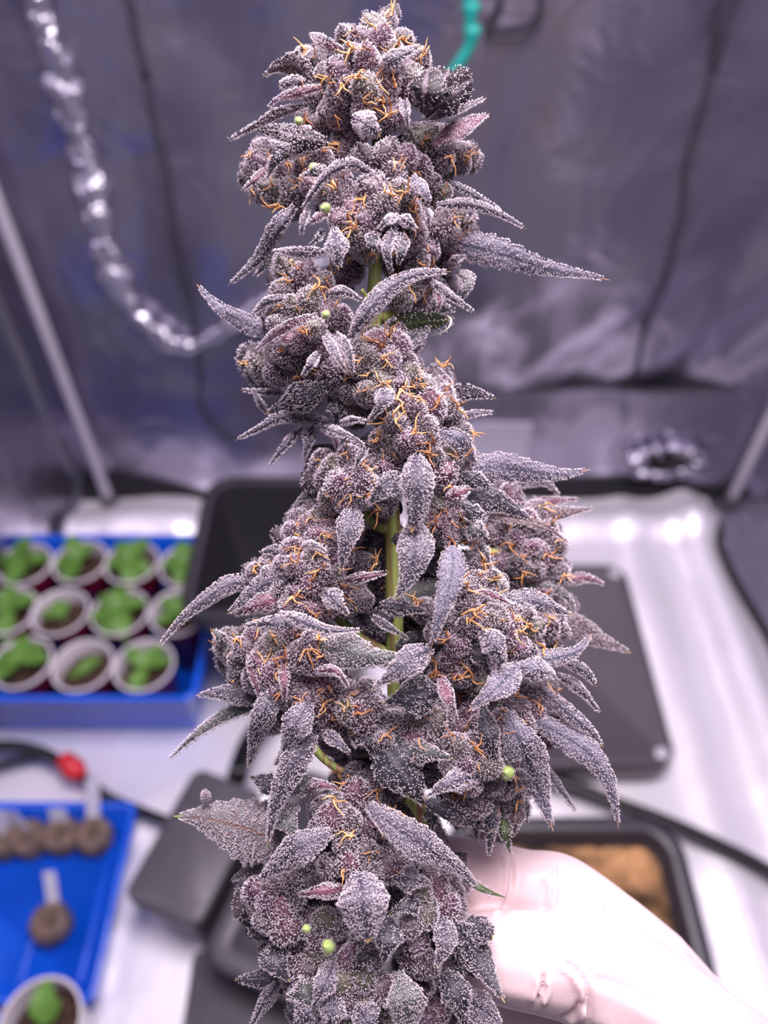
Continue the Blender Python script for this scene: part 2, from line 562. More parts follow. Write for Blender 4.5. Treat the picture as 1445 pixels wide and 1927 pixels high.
# bright reflection on the skirt, painted as a pale flat panel
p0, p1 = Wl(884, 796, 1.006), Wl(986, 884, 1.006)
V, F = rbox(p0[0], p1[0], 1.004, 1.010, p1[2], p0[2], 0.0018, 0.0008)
obj('trim_6', mesh('trim', V, F, [simple('painted_reflection', (0.55, 0.51, 0.62), 0.35, metal=0.3)], smooth=False), kind='structure')

# corner poles
for k, (xa, ya, yy, nm) in enumerate((((0, 400), (196, 915), 0.985, 'left'), ((1447, 790), (1387, 920), 0.985, 'right'))):
    a, b2 = Wl(*xa, yy), Wl(*ya, yy)
    x = (a[0] + b2[0]) / 2
    prof = [(0.0, 0), (0.0085, 0), (0.0095, 0.004), (0.0095, 0.96), (0.0108, 0.965), (0.0108, 1.03), (0.0095, 1.035), (0.0095, 2.0), (0, 2.0)]
    V, F = lathe(prof, 20)
    o = obj('tent_pole', mesh('tent_pole', V, F, [M['pole']]), None, (x, yy, -0.008),
            'pale round tent pole standing in the %s back corner' % ('left' if k == 0 else 'right'), 'pole', 'tent corner poles')
    cv, cf = lathe([(0.0, 0), (0.016, 0), (0.016, 0.012), (0.0125, 0.03), (0.0, 0.03)], 20)
    obj('pole_foot', mesh('pole_foot', cv, cf, [M['black']]), o, (0, 0, 0.0))

# vent port: gathered sleeve with a dark opening
vc = Wl(1254, 862, 1.0)
vp = empty('vent_port', vc, 'gathered silver vent sleeve with a dark opening low on the back wall', 'vent')
NU, NV = 72, 10
V = []
for i in range(NU):
    a = 2 * math.pi * i / NU
    puck = 1 + 0.30 * math.sin(a * 7 + 0.6 * math.sin(a * 3)) + 0.22 * math.sin(a * 13 + 1)
    for k in range(NV):
        b2 = 2 * math.pi * k / NV
        R = 0.050 + 0.016 * puck * math.cos(b2)
        V.append((R * math.cos(a) * 1.1, -0.004 + 0.016 * puck * math.sin(b2), R * math.sin(a) * 0.62))
F = [(i * NV + k, ((i + 1) % NU) * NV + k, ((i + 1) % NU) * NV + (k + 1) % NV, i * NV + (k + 1) % NV) for i in range(NU) for k in range(NV)]
obj('sleeve', mesh('sleeve', V, F, [M['wall']]), vp)
V, F = lathe([(0.0, 0.012), (0.02, 0.010), (0.046, 0.003)], 40)
V = np.stack([V[:, 0] * 1.05, V[:, 2] - 0.006, V[:, 1] * 0.6], 1)
obj('opening', mesh('opening', V, F, [M['black_fabric']]), vp)
V, F = tube([np.array([-0.03, -0.016, 0.012]), np.array([-0.005, -0.02, 0.004]), np.array([0.02, -0.018, 0.012]), np.array([0.038, -0.016, 0.002])], 0.004, 20, 6)
obj('drawstring', mesh('drawstring', V, F, [M['hose']]), vp)

# ================================================================== FLOOR SHEET
we, wf2, wg = Wav(31, 14, 6, 26), Wav(33, 12, 22, 70), Wav(35, 6, 4, 9, (2.2, 0.5))


def sheet_fn(u, v):
    x, y = -0.565 + u * 1.165, -0.28 + v * 1.275
    h = (0.030 * we(x, y) + 0.016 * wf2(x, y)) * (0.22 + 0.78 / (1 + math.exp((x - 0.15) * 14)))
    h = 0.0085 * math.tanh(h / 0.0085)
    h += 0.026 * math.exp(-((x - 0.55) / 0.034) ** 2) + 0.010 * math.exp(-((x - 0.44) / 0.028) ** 2) * (1 if y > 0.2 else max(0, (y + .1) / .3))
    h += 0.024 * math.exp(-((y - 0.925) / 0.034) ** 2) * (0.5 + 0.5 * math.tanh((0.62 - x) * 30))
    return (x, y, h + 0.001)


V, F = grid(230, 240, sheet_fn)
obj('floor_sheet', mesh('floor_sheet', V, F, [M['floor']]), None, None,
    'creased silver reflective sheet covering the tent floor under the pots and trays', 'floor sheet')

M['pot2'] = simple('dark_pot_plastic', (0.034, 0.031, 0.042), 0.38, bump=0.05, bscale=300)
# ================================================================== BIG BLACK POTS AND LIDS
pot = empty('square_pot', (-0.1275, 0.67, 0.004), 'empty square black plastic pot behind the plant beside the seedling cups', 'pot')
V, F = open_box(-0.1275, 0.1275, -0.125, 0.125, 0.25, 0.004, 0.042, lip=0.012, taper=0.024, rimh=0.022)
obj('pot_wall', mesh('pot_wall', V, F, [M['pot']]), pot)

pot2 = empty('filled_pot', (0.187, 0.197, 0.004), 'square black pot filled with orange-brown growing medium behind the gloved hand', 'pot')
V, F = open_box(-0.127, 0.127, -0.127, 0.127, 0.20, 0.004, 0.042, lip=0.013, taper=0.02, rimh=0.022)
obj('pot_wall', mesh('pot_wall', V, F, [M['pot2']]), pot2)
wm, wm2 = Wav(51, 12, 60, 240), Wav(52, 20, 300, 900)


def coir_fn(u, v):
    x, y = (u - 0.5) * 0.222, (v - 0.5) * 0.222
    e = max(abs(x), abs(y)) / 0.111
    return (x, y, 0.176 + 0.10 * wm(x, y) + 0.08 * wm2(x, y) - 0.008 * e ** 6)


V, F = grid(90, 90, coir_fn)
obj('growing_medium', mesh('growing_medium', V, F, [M['coir']], smooth=False), pot2)

slab = empty('tray_lid', (0.262, 0.6235, 0.006), 'flat dark grey plastic tray lid with rounded corners lying right of the plant', 'lid')
V, F = loft([[(x, y, z) for x, y in rrect(-0.131 + i, 0.131 - i, -0.1735 + i, 0.1735 - i, 0.03 - min(i, .02))]
             for i, z in ((0.003, 0), (0, 0.004), (0, 0.042), (0.003, 0.046), (0.010, 0.046), (0.012, 0.0445))])
obj('lid_panel', mesh('lid_panel', V, F, [simple('dark_grey_plastic', (0.085, 0.070, 0.085), 0.40, bump=0.06, bscale=250, var=0.12, vscale=12)]), slab)
for sx, sy in ((-1, -1), (1, -1), (-1, 1), (1, 1)):
    V, F = lathe([(0.0, 0.003), (0.007, 0.0025), (0.010, 0.0)], 20)
    obj('corner_stud', mesh('corner_stud', V, F, [M['pole']]), slab, (sx * 0.113, sy * 0.155, 0.0445))

# watering tray (valve lid with slot, recessed pot seat), turned on the floor
A = G(236, 1668, 0.10)
base = empty('watering_tray', (A[0], A[1], 0.004), 'angled black watering tray with a slotted lid at the lower left of the plant', 'tray', rz=math.radians(-21))
V, F = rbox(0.0, 0.0995, -0.010, 0.155, 0.060, 0.094, 0.016, 0.005)
obj('valve_lid', mesh('valve_lid', V, F, [M['black']]), base)
V, F = rbox(0.010, 0.092, 0.000, 0.145, 0.0, 0.061, 0.014, 0.003)
obj('valve_box', mesh('valve_box', V, F, [M['black']]), base)
V, F = rbox(0.010, 0.090, 0.012, 0.018, 0.0935, 0.0955, 0.002, 0.0006)
obj('ridge', mesh('ridge', V, F, [M['black']]), base)
V, F = rbox(0.093, 0.120, -0.012, 0.165, 0.02, 0.040, 0.004, 0.001)
obj('slot', mesh('slot', V, F, [M['pot']]), base)
V, F = open_box(0.114, 0.31, -0.034, 0.205, 0.060, 0.006, 0.03, lip=0.018, taper=0.008, floor=0.012, rimh=0.012)
obj('pot_seat', mesh('pot_seat', V, F, [M['black']]), base, (0, 0, 0.027))
V, F = lathe([(0.0, 0.006), (0.006, 0.005), (0.009, 0.0)], 20)
obj('drain_stud', mesh('drain_stud', V, F, [M['pole']]), base, (0.180, 0.004, 0.039))

mat = empty('flat_lid', (-0.085, 0.105, 0.004), 'flat black plastic lid on the silver sheet below the watering tray', 'lid')
V, F = rbox(-0.138, 0.12, -0.16, 0.134, 0.0, 0.018, 0.010, 0.004)
obj('lid_panel', mesh('lid_panel', V, F, [M['black']]), mat)
V, F = rbox(-0.12, 0.10, -0.14, 0.114, 0.0178, 0.020, 0.010, 0.001)
obj('raised_field', mesh('raised_field', V, F, [M['black']]), mat)

# ================================================================== BLUE TRAYS
def blue_tray(x0, x1, y0, y1, h, r, label, taper=0.006):
    cx, cy = (x0 + x1) / 2, (y0 + y1) / 2
    V, F = open_box(x0 - cx, x1 - cx, y0 - cy, y1 - cy, h, 0.003, r, lip=0.006, taper=taper, rimh=0.005)
    o = obj('blue_tray', mesh('blue_tray', V, F, [M['blue']]), None, (cx, cy, 0.004), label, 'tray', 'blue plastic trays')
    for k in range(5):
        xx = (k / 4 - 0.5) * (x1 - x0 - 0.07)
        V, F = rbox(xx - 0.003, xx + 0.003, -(y1 - y0) / 2 + 0.03, (y1 - y0) / 2 - 0.03, 0.006, 0.0078, 0.0025, 0.0006)
        obj('floor_rib', mesh('floor_rib', V, F, [M['blue']]), o)
    return o


blue_tray(-0.80, -0.247, 0.508, 0.800, 0.118, 0.02, 'deep blue plastic tray holding the seedling cups on the left', 0.016)
blue_tray(-0.66, -0.316, 0.178, 0.402, 0.050, 0.015, 'bright blue plastic tray holding the brown peat pellets')
blue_tray(-0.66, -0.335, -0.07, 0.170, 0.050, 0.015, 'blue plastic tray holding a single white cup nearest the camera')

# ================================================================== CUPS WITH SEEDLINGS
def leaf_blade(p0, az, tilt, L, Wd, droop=0.5, n=13, teeth=5):
    """a small toothed leaf growing from p0 towards azimuth az"""
    V, uv = [], []
    us = (-1, -0.5, 0, 0.5, 1)
    d = np.array([math.cos(az), math.sin(az), 0.0]); s = np.array([-math.sin(az), math.cos(az), 0.0])
    for i in range(n):
        t = i / (n - 1)
        el = tilt - droop * t * 1.5
        c = p0 + d * L * t * math.cos(tilt - droop * t * .7) + np.array([0, 0, 1.0]) * L * t * math.sin(el)
        w = Wd / 2 * (math.sin(math.pi * min(1, t ** 0.8)) ** 0.9 + 0.03)
        for u in us:
            ww = w * (1 + (0.16 * ((t * teeth * 1.0) % 1.0) if abs(u) == 1 else 0))
            V.append(c + s * u * ww + np.array([0, 0, 1.0]) * (abs(u) * w * 0.22))
            uv.append(((u + 1) / 2, t))
    m = len(us)
    F = [(i * m + k, i * m + k + 1, (i + 1) * m + k + 1, (i + 1) * m + k) for i in range(n - 1) for k in range(m - 1)]
    return np.array(V), F


cup_out = [(0.0, 0.0), (0.0295, 0.0), (0.0305, 0.002), (0.0325, 0.03), (0.0335, 0.031), (0.0395, 0.085), (0.040, 0.086), (0.0428, 0.1135)]
cup_rim = [(0.0426, 0.112), (0.0440, 0.1125), (0.0458, 0.1145), (0.0462, 0.1165), (0.0452, 0.1185), (0.0432, 0.1188), (0.0420, 0.117), (0.0412, 0.110), (0.0392, 0.088), (0.036, 0.06)]
CS = 0.90
cup_out = [(r * CS, z) for r, z in cup_out]; cup_rim = [(r * CS, z) for r, z in cup_rim]
V, F = lathe(cup_out, 40); cup_me = mesh('cup', V, F, [M['red_cup']])
V, F = lathe(cup_out, 40); cup_me_w = mesh('cup', V, F, [M['white_cup']])
V, F = lathe(cup_rim, 48); rim_me = mesh('rim', V, F, [M['white_cup']])
ws = Wav(61, 14, 60, 300)


def soil_mesh(r, h):
    V, F = [], []
    nr, ns = 9, 36
    V.append((0, 0, h + 0.003))
    for i in range(1, nr + 1):
        for k in range(ns):
            a = 2 * math.pi * k / ns
            x, y = r * i / nr * math.cos(a), r * i / nr * math.sin(a)
            V.append((x, y, h + 0.003 * (1 - (i / nr) ** 2) + 0.10 * ws(x, y)))
    for k in range(ns):
        F.append((0, 1 + k, 1 + (k + 1) % ns))
        for i in range(nr - 1):
            F.append((1 + i * ns + k, 1 + i * ns + ns + k, 1 + i * ns + ns + (k + 1) % ns, 1 + i * ns + (k + 1) % ns))
    return mesh('soil', np.array(V), F, [M['soil']])


soil_me = soil_mesh(0.0400 * CS, 0.092)
ROWN = ('front', 'middle', 'back')
cups = [  # px, py, row, label, leaves: (azimuth deg, length mm, width mm, tilt, lift mm)
    (40, 1245, 0, 'seedling cup at the left of the front row, with drooping leaves over its left rim', [(100, 46, 24, 20, 26), (170, 48, 24, 5, 28), (215, 50, 22, -5, 28), (20, 38, 20, 5, 24), (60, 40, 20, 20, 20)]),
    (155, 1250, 0, 'seedling cup second in the front row, with one small pale leaf', [(60, 30, 15, 15, 8), (195, 26, 12, 5, 8), (120, 20, 10, 30, 8)]),
    (270, 1250, 0, 'seedling cup at the right end of the front row, one long leaf hanging down', [(255, 48, 20, 5, 16), (60, 40, 20, 20, 20), (20, 40, 18, 10, 20), (140, 42, 20, 30, 20)]),
    (15, 1148, 1, 'seedling cup at the left frame edge of the middle row', [(40, 46, 24, 10, 26), (150, 46, 24, 20, 26), (280, 50, 24, 0, 26), (90, 44, 22, 35, 26)]),
    (112, 1150, 1, 'seedling cup in the middle row with bare soil and a leaf at its back', [(120, 34, 18, 20, 14), (170, 38, 18, 10, 14), (80, 26, 14, 30, 12)]),
    (225, 1150, 1, 'seedling cup in the middle row with a large leafy seedling filling it', [(200, 46, 26, 15, 26), (290, 46, 26, 5, 26), (100, 46, 26, 25, 26), (20, 44, 22, 20, 28), (245, 50, 24, -5, 26), (150, 40, 22, 35, 28)]),
    (335, 1150, 1, 'seedling cup at the right end of the middle row beside the black pot', [(140, 40, 20, 25, 20), (80, 38, 20, 30, 20), (200, 36, 18, 10, 16), (30, 34, 18, 20, 18)]),
    (45, 1060, 2, 'seedling cup at the left of the back row with tall upright leaves', [(70, 46, 22, 55, 32), (170, 48, 26, 10, 26), (250, 46, 26, 0, 26), (110, 44, 22, 30, 28), (20, 40, 22, 10, 26)]),
    (150, 1055, 2, 'seedling cup second in the back row, soil showing at its right', [(190, 48, 26, 5, 26), (120, 48, 24, 40, 28), (70, 38, 22, 20, 26), (240, 44, 24, 0, 24)]),
    (247, 1057, 2, 'seedling cup third in the back row with broad overlapping leaves', [(190, 46, 26, 10, 26), (280, 46, 26, 0, 26), (60, 48, 26, 30, 28), (330, 40, 22, 5, 26), (130, 44, 24, 30, 28)]),
    (351, 1062, 2, 'seedling cup at the right end of the back row touching the pot', [(180, 46, 26, 10, 26), (110, 46, 24, 30, 28), (260, 44, 24, 0, 26), (60, 40, 22, 30, 28), (20, 40, 22, 10, 26)]),
]


def seedling(loc, label, leaves, white=False):
    r = empty('potted_seedling', loc, label, 'seedling', 'seedlings in cups', rnd.uniform(0, 0.3))
    r.rotation_euler.z = 0
    obj('cup', cup_me_w if white else cup_me, r)
    obj('rim', rim_me, r)
    obj('soil', soil_me, r)
    top = max(l[4] for l in leaves) / 1000 + 0.094
    off = (rnd.uniform(-.004, .004), rnd.uniform(-.004, .004))
    V, F = tube([np.array([off[0], off[1], 0.090]), np.array([off[0] * 0.5, off[1], (0.09 + top) / 2]), np.array([0, 0, top])], [0.0018, 0.0012], 8, 6)
    obj('stem', mesh('stem', V, F, [M['stalk']]), r)
    for az, L, Wd, tilt, lift in leaves:
        V, F = leaf_blade(np.array([0, 0, 0.094 + lift / 1000]), math.radians(az), math.radians(tilt + 8), L / 1000, Wd / 1000, 0.35)
        obj('leaf', mesh('leaf', V, F, [M['seedling']]), r)
    return r


for px, py, row, label, leaves in cups:
    g = G(px, py, 0.129)
    seedling((g[0], g[1], 0.0105), label, leaves)
g = G(74, 1925, 0.129)
seedling((g[0], g[1], 0.0105), 'white cup with one broad leaf in the tray nearest the camera', [(95, 44, 24, 30, 16), (60, 26, 14, 20, 14)], white=True)

# ================================================================== PEAT PELLETS AND LABELS
def pellet_mesh(seed):
    q = np.random.default_rng(seed)
    prof = [(0.0, 0.0), (0.019, 0.0), (0.0225, 0.005), (0.0235, 0.014), (0.0225, 0.026), (0.0195, 0.033), (0.0135, 0.034), (0.009, 0.030), (0.005, 0.024), (0.0, 0.022)]
    V, F = lathe(prof, 28)
    V = V + q.normal(size=V.shape) * 0.0007
    return mesh('peat_pellet', V, F, [M['peat']])


for k, (px, py, label) in enumerate(((5, 1580, 'peat pellet cut by the left frame edge in the row of four'), (55, 1577, 'peat pellet with a slanting white label, second in the row'),
                                     (115, 1572, 'peat pellet with a short upright label, third in the row'), (176, 1572, 'peat pellet with the tall white label at the right of the row'),
                                     (95, 1738, 'lone brown peat pellet in the middle of the blue tray'))):
    g = G(px, py, 0.03)
    o = obj('peat_pellet', pellet_mesh(k), None, (g[0], g[1], 0.0105), 'round brown ' + label, 'peat pellet', 'peat pellets in the blue tray')
    o.rotation_euler.z = k * 1.1
for k, (b0, t0, w, zt, label) in enumerate((((6, 1578), (0, 1525), 0.016, 0.075, 'white plastic plant label leaning at the left frame edge'),
                                            ((52, 1572), (14, 1528), 0.026, 0.066, 'wide pale plant label slanting left over the second pellet'),
                                            ((113, 1562), (107, 1522), 0.022, 0.064, 'short pale plant label standing in the third pellet'),
                                            ((176, 1560), (173, 1466), 0.017, 0.085, 'tall white plant label standing in the rightmost pellet of the row'),
                                            ((103, 1722), (92, 1640), 0.016, 0.070, 'white plant label standing in the lone peat pellet'))):
    a, b2 = G(*b0, 0.030), G(*t0, zt)
    d = b2 - a; L = np.linalg.norm(d); d = d / L
    s = norm(np.cross(d, np.array([0, 1.0, 0.2]))); nn = np.cross(s, d)
    outl = [(-0.15, 0), (0.15, 0), (0.5, 0.25), (0.5, 0.97), (0.42, 1.0), (-0.42, 1.0), (-0.5, 0.97), (-0.5, 0.25)]
    V, F = loft([[tuple(s * x * w + d * y * L + nn * z) for x, y in outl] for z in (0.0, 0.0009)])
    obj('plant_label', mesh('plant_label', V, F, [M['label']], smooth=False), None, tuple(a), label, 'label', 'labels in the peat pellets')

# ================================================================== HOSES, CLIP, CORDS
def hose(name, pts, z, r, label, cat='hose', m='hose', n=60):
    w = [G(p[0], p[1], p[2] if len(p) > 2 else z) for p in pts]
    V, F = tube(w, r, n, 10)
    return obj(name, mesh(name, V - w[0], F, [M[m]]), None, tuple(w[0]), label, cat)


hose('black_hose', [(1035, 1468), (1100, 1488), (1160, 1512), (1250, 1545), (1350, 1590), (1450, 1642), (1600, 1740)], 0.022, 0.0095, 'thick black hose curving across the silver sheet behind the filled pot')
hose('black_cable', [(1330, 968), (1352, 990), (1356, 1030), (1385, 1095), (1450, 1205), (1520, 1330)], 0.016, 0.0075, 'black cable following the right edge of the silver floor sheet', 'cable')
hose('black_hose', [(-120, 1420), (-30, 1406), (30, 1404), (75, 1414), (110, 1432), (140, 1456)], 0.030, 0.0080, 'black hose arching into the red connector from the left')
hose('thin_hose', [(-120, 1475), (-20, 1446), (40, 1428), (85, 1424), (120, 1440)], 0.018, 0.0060, 'thin black hose running just below the arching hose')
hose('black_hose', [(138, 1452), (165, 1472), (205, 1502), (260, 1525), (330, 1552)], 0.020, 0.0075, 'black hose leading from the red connector to the watering tray')
hose('feed_hose', [(560, 1310, 0.03), (510, 1345, 0.05), (475, 1385, 0.06), (456, 1425, 0.07), (446, 1462, 0.092)], 0.05, 0.013, 'short thick black hose rising into the back of the watering tray')
g = G(130, 1436, 0.045)
clip = empty('red_connector', (g[0], g[1], 0.032), 'small bright red hose connector above the lower blue tray', 'connector', rz=math.radians(-38))
V, F = lathe([(0, -0.020), (0.011, -0.020), (0.0135, -0.017), (0.0135, -0.004), (0.0155, -0.002), (0.0155, 0.008), (0.012, 0.011), (0.010, 0.020), (0, 0.020)], 18)
obj('body', mesh('body', V[:, [2, 0, 1]], F, [M['red']]), clip)
V, F = rbox(-0.012, 0.004, -0.006, 0.006, 0.010, 0.021, 0.004, 0.002)
obj('lever', mesh('lever', V, F, [M['red']]), clip)

# teal cord with knots hanging in front of the back wall
top = Wl(884, -10, 0.82)
tp = [Wl(x, y, 0.82) for x, y in [(884, -10), (886, 18), (876, 40), (888, 62), (884, 84), (872, 106), (856, 130), (836, 158), (815, 190)]]
tp.insert(0, tp[0] + np.array([0, 0, 0.35])); tp.insert(0, np.array([tp[0][0], 0.82, ZT]))
o = empty('teal_cord', tuple(tp[-1]), 'knotted teal cord hanging from above behind the top of the plant', 'cord')
V, F = tube([p - tp[-1] for p in tp], [0.004, 0.004, 0.0045, 0.005, 0.0065, 0.0055], 90, 8, noise=0.10)
obj('strand', mesh('strand', V, F, [M['teal']]), o)
for q in (tp[3], tp[5]):
    bm = bmesh.new(); bmesh.ops.create_icosphere(bm, subdivisions=3, radius=0.0075)
    V = np.array([v.co[:] for v in bm.verts]); F = [tuple(v.index for v in f.verts) for f in bm.faces]; bm.free()
    V = V * np.array([1.1, 0.9, 1.3]) * (1 + 0.12 * np.sin(V[:, 2:3] * 700))
    obj('knot', mesh('knot', V, F, [M['teal']]), o, tuple(q - tp[-1]))
w = [on_wall(Wl(x, y, 1.025), 0.004) for x, y in [(940, -60), (938, 0), (926, 34), (912, 62), (945, 66), (985, 58), (1008, 30), (1012, 0), (1012, -60)]]
V, F = tube(w, 0.0038, 60, 6)
obj('looped_cable', mesh('looped_cable', V - w[0], F, [M['seam']]), None, tuple(w[0]), 'dark cable looping down on the back wall right of the teal cord', 'cable')

# ================================================================== THE PLANT
def interp(y, tab):
    return float(np.interp(y, [a for a, _ in tab], [b for _, b in tab]))


HW = [(20, 50), (100, 130), (200, 170), (300, 190), (450, 170), (560, 150), (700, 140), (800, 135), (900, 155), (1050, 210), (1200, 300), (1350, 290), (1450, 240), (1550, 195), (1700, 205), (1950, 200)]
CXT = [(20, 706), (200, 700), (450, 680), (560, 625), (700, 645), (800, 735), (900, 750), (1050, 735), (1200, 735), (1350, 745), (1450, 745), (1550, 660), (1700, 675), (1950, 715)]


def surf(x, y):
    """depth (mm) of the cola's front surface: a lumpy column round the stem"""
    hw = interp(y, HW)
    q = min(1.0, abs(x - interp(y, CXT)) / hw)
    return 16.0 - min(15.0, hw / 8.0) * math.sqrt(1 - q * q)


ROOT = P(770, 2030, 17)
plant = empty('cannabis_plant', tuple(ROOT), 'tall frosty purple flowering cannabis stalk with orange hairs held upright by the gloved hand', 'plant')


def rel(V):
    return np.asarray(V) - ROOT


# ---- frosty hairs
def hairs(B, D, L, r0, r1):
    """gland-tipped hairs: slim at the root, widest at the head; vertices, no quads, tris"""
    n = len(B)
    ref = np.where(np.abs(D[:, 2:3]) < 0.9, np.array([[0, 0, 1.0]]), np.array([[1.0, 0, 0]]))
    a = norm(np.cross(D, ref)); b = np.cross(D, a)
    V = np.empty((n, 4, 3))
    V[:, 0] = B
    for k in range(3):
        an = 2 * math.pi * k / 3
        V[:, 1 + k] = B + D * L[:, None] + (math.cos(an) * a + math.sin(an) * b) * r1
    base = (np.arange(n) * 4)[:, None]
    t = np.stack([base + np.array([[0, 1, 2]]), base + np.array([[0, 2, 3]]), base + np.array([[0, 3, 1]]), base + np.array([[1, 3, 2]])], 1).reshape(-1, 3)
    return V.reshape(-1, 3), np.zeros((0, 4), int), t


def scatter(V, T, per_area, mask=None):
    """random points on triangles T with their normals"""
    a, b, c = V[T[:, 0]], V[T[:, 1]], V[T[:, 2]]
    cr = np.cross(b - a, c - a)
    ar = np.linalg.norm(cr, axis=1) / 2
    w = ar if mask is None else ar * mask
    n = int(w.sum() * per_area)
    if n <= 0 or w.sum() <= 0:
        return np.zeros((0, 3)), np.zeros((0, 3)), np.zeros(0, int)
    i = rng.choice(len(T), n, p=w / w.sum())
    u, v = rng.random((2, n))
    f = u + v > 1
    u[f], v[f] = 1 - u[f], 1 - v[f]
    pts = a[i] + u[:, None] * (b - a)[i] + v[:, None] * (c - a)[i]
    return pts, norm(cr)[i], i


HL, HR0, HR1 = 0.00074, 0.0, 0.000112


def leaf_mesh(spec):
    pts, width, off, roll, fold, mat, o = spec
    o = dict(o)
    L2 = sum(math.dist(pts[i], pts[i + 1]) for i in range(len(pts) - 1))
    serr = o.get('serr', 0.10 if width > 40 else 0.05)
    teeth = o.get('teeth', max(4, L2 / 24))
    n = int(max(14, min(44, teeth * 4)))
    offs = off if isinstance(off, (tuple, list)) else (off + 5.0, off - 1.0, off - 1.0, off + 1.0)
    oi = np.interp(np.linspace(0, 1, len(pts)), np.linspace(0, 1, len(offs)), offs)
    ab = o.get('abs')
    p3 = np.array([P(x, y, (0 if ab else surf(x, y)) + d) for (x, y), d in zip(pts, oi)])
    c = catmull(p3, n)
    t = norm(np.gradient(c, axis=0))
    v = norm(CAM - c)
    s = norm(np.cross(t, v)); nn = np.cross(s, t)
    tt = np.linspace(0, 1, n)
    ro = np.radians(np.interp(tt, [0, 1], [roll, o.get('roll2', roll)]))[:, None]
    s, nn = s * np.cos(ro) + nn * np.sin(ro), nn * np.cos(ro) - s * np.sin(ro)
    dist = np.linalg.norm(c - CAM, axis=1)
    px = dist / FPX
    bl = o.get('blunt', 0.0)
    pk = o.get('peak', 0.38)
    tw = tt ** (math.log(0.5) / math.log(pk))
    prof = np.sin(np.pi * tw) ** (0.95 - 0.45 * bl)
    if bl < .2:
        sl = np.clip((tt - pk) / (1 - pk), 0, 1)
        prof = np.where(tt > pk, 0.35 * prof * (1 - sl) ** 0.4 + 0.65 * (1 - sl) ** 1.25, prof)
    prof = np.maximum(prof, 0.30 * (1 - tt) ** 3)
    prof = np.maximum(prof * (1 if not bl else 1), 0.02)
    w = max(width * 0.55, width - 9) / 2 * px * prof / abs(math.cos(math.radians(roll)) * 0.75 + 0.25)
    us = np.array([-1, -0.62, -0.28, 0, 0.28, 0.62, 1])
    ph = rng.random(2) * 6
    V = np.empty((n, 7, 3)); UV = np.empty((n, 7, 2))
    for k, u in enumerate(us):
        ww = w * abs(u) * np.sign(u)
        if abs(u) == 1:
            ww = ww * (1 + serr * 2.2 * (((tt * teeth) % 1.0) - 0.55))
        h = w * (fold * abs(u) - o.get('curl', 0.35) * u * u) + w * 0.10 * np.sin(tt * 13 + ph[0 if u < 0 else 1]) * abs(u)
        h = h + w * 0.10 * abs(u) * np.sin(2 * np.pi * tt * teeth)
        V[:, k] = c + s * ww[:, None] + nn * h[:, None]
        UV[:, k, 0] = (u + 1) / 2; UV[:, k, 1] = tt
    V = V.reshape(-1, 3); UV = UV.reshape(-1, 2)
    Q = np.array([(i * 7 + k, i * 7 + k + 1, (i + 1) * 7 + k + 1, (i + 1) * 7 + k) for i in range(n - 1) for k in range(6)])
    T = np.concatenate([Q[:, [0, 1, 2]], Q[:, [0, 2, 3]]])
    den = o.get('den', 1.0) * {'d': 0.60, 'e': 0.9, 'l': 0.95}.get(mat, 1.0)
    vmid = UV[T].mean(axis=1)
    tipm = np.clip((0.97 - vmid[:, 1]) / 0.08, 0, 1)
    midm = np.clip(np.abs(vmid[:, 0] - 0.5) / 0.16, o.get('mid', 0.35), 1)
    mask = tipm * midm
    hl = HL * o.get('hl', 0.9) * (px.mean() / (FOCUS / FPX)) ** 0.3
    Bs, Ds, Ls = [], [], []
    front = np.sign(np.sum(np.cross(V[T[:, 1]] - V[T[:, 0]], V[T[:, 2]] - V[T[:, 0]]) * (CAM - V[T[:, 0]]), axis=1))
    for side, dd in ((1, 7.6e6), (-1, 3.6e6)):
        b, nr, ti = scatter(V, T, dd * den, mask)
        if not len(b): continue
        d = norm(side * nr + rng.normal(size=b.shape) * 0.38)
        Bs.append(b); Ds.append(d); Ls.append(hl * rng.uniform(0.65, 1.2, len(b)))
    # denser fringe along both edges
    for k in (0, 6):
        e = V.reshape(n, 7, 3)[:, k]; sg = -1 if k == 0 else 1
        seg = np.linalg.norm(np.diff(e, axis=0), axis=1)
        m = int(seg.sum() / px.mean() * 1.05 * den)
        if m < 2: continue
        f = np.sort(rng.random(m)) * (n - 1.001) * 0.96
        i = f.astype(int); r = (f - i)[:, None]
        b = e[i] * (1 - r) + e[i + 1] * r
        d = norm(sg * s[i] * 1.0 + nn[i] * rng.normal(size=(m, 1)) * 0.6 + rng.normal(size=(m, 3)) * 0.25)
        Bs.append(b); Ds.append(d); Ls.append(hl * rng.uniform(0.6, 1.1, m))
    # loft thickness: back face slightly behind
    hv, hq, ht = hairs(np.concatenate(Bs), np.concatenate(Ds), np.concatenate(Ls), HR0, HR1) if Bs else (np.zeros((0, 3)), np.zeros((0, 4), int), np.zeros((0, 3), int))
    nv = len(V)
    allV = np.vstack([rel(V), rel(hv)]) if len(hv) else rel(V)
    quads = np.concatenate([Q, hq + nv]); tris = ht + nv
    fm = np.concatenate([np.zeros(len(Q)), np.ones(len(hq) + len(ht))])
    uv = np.vstack([UV, np.zeros((len(hv), 2))])
    return mesh('sugar_leaf', allV, (quads, tris), [LM[mat], M['hair']], fm, uv)


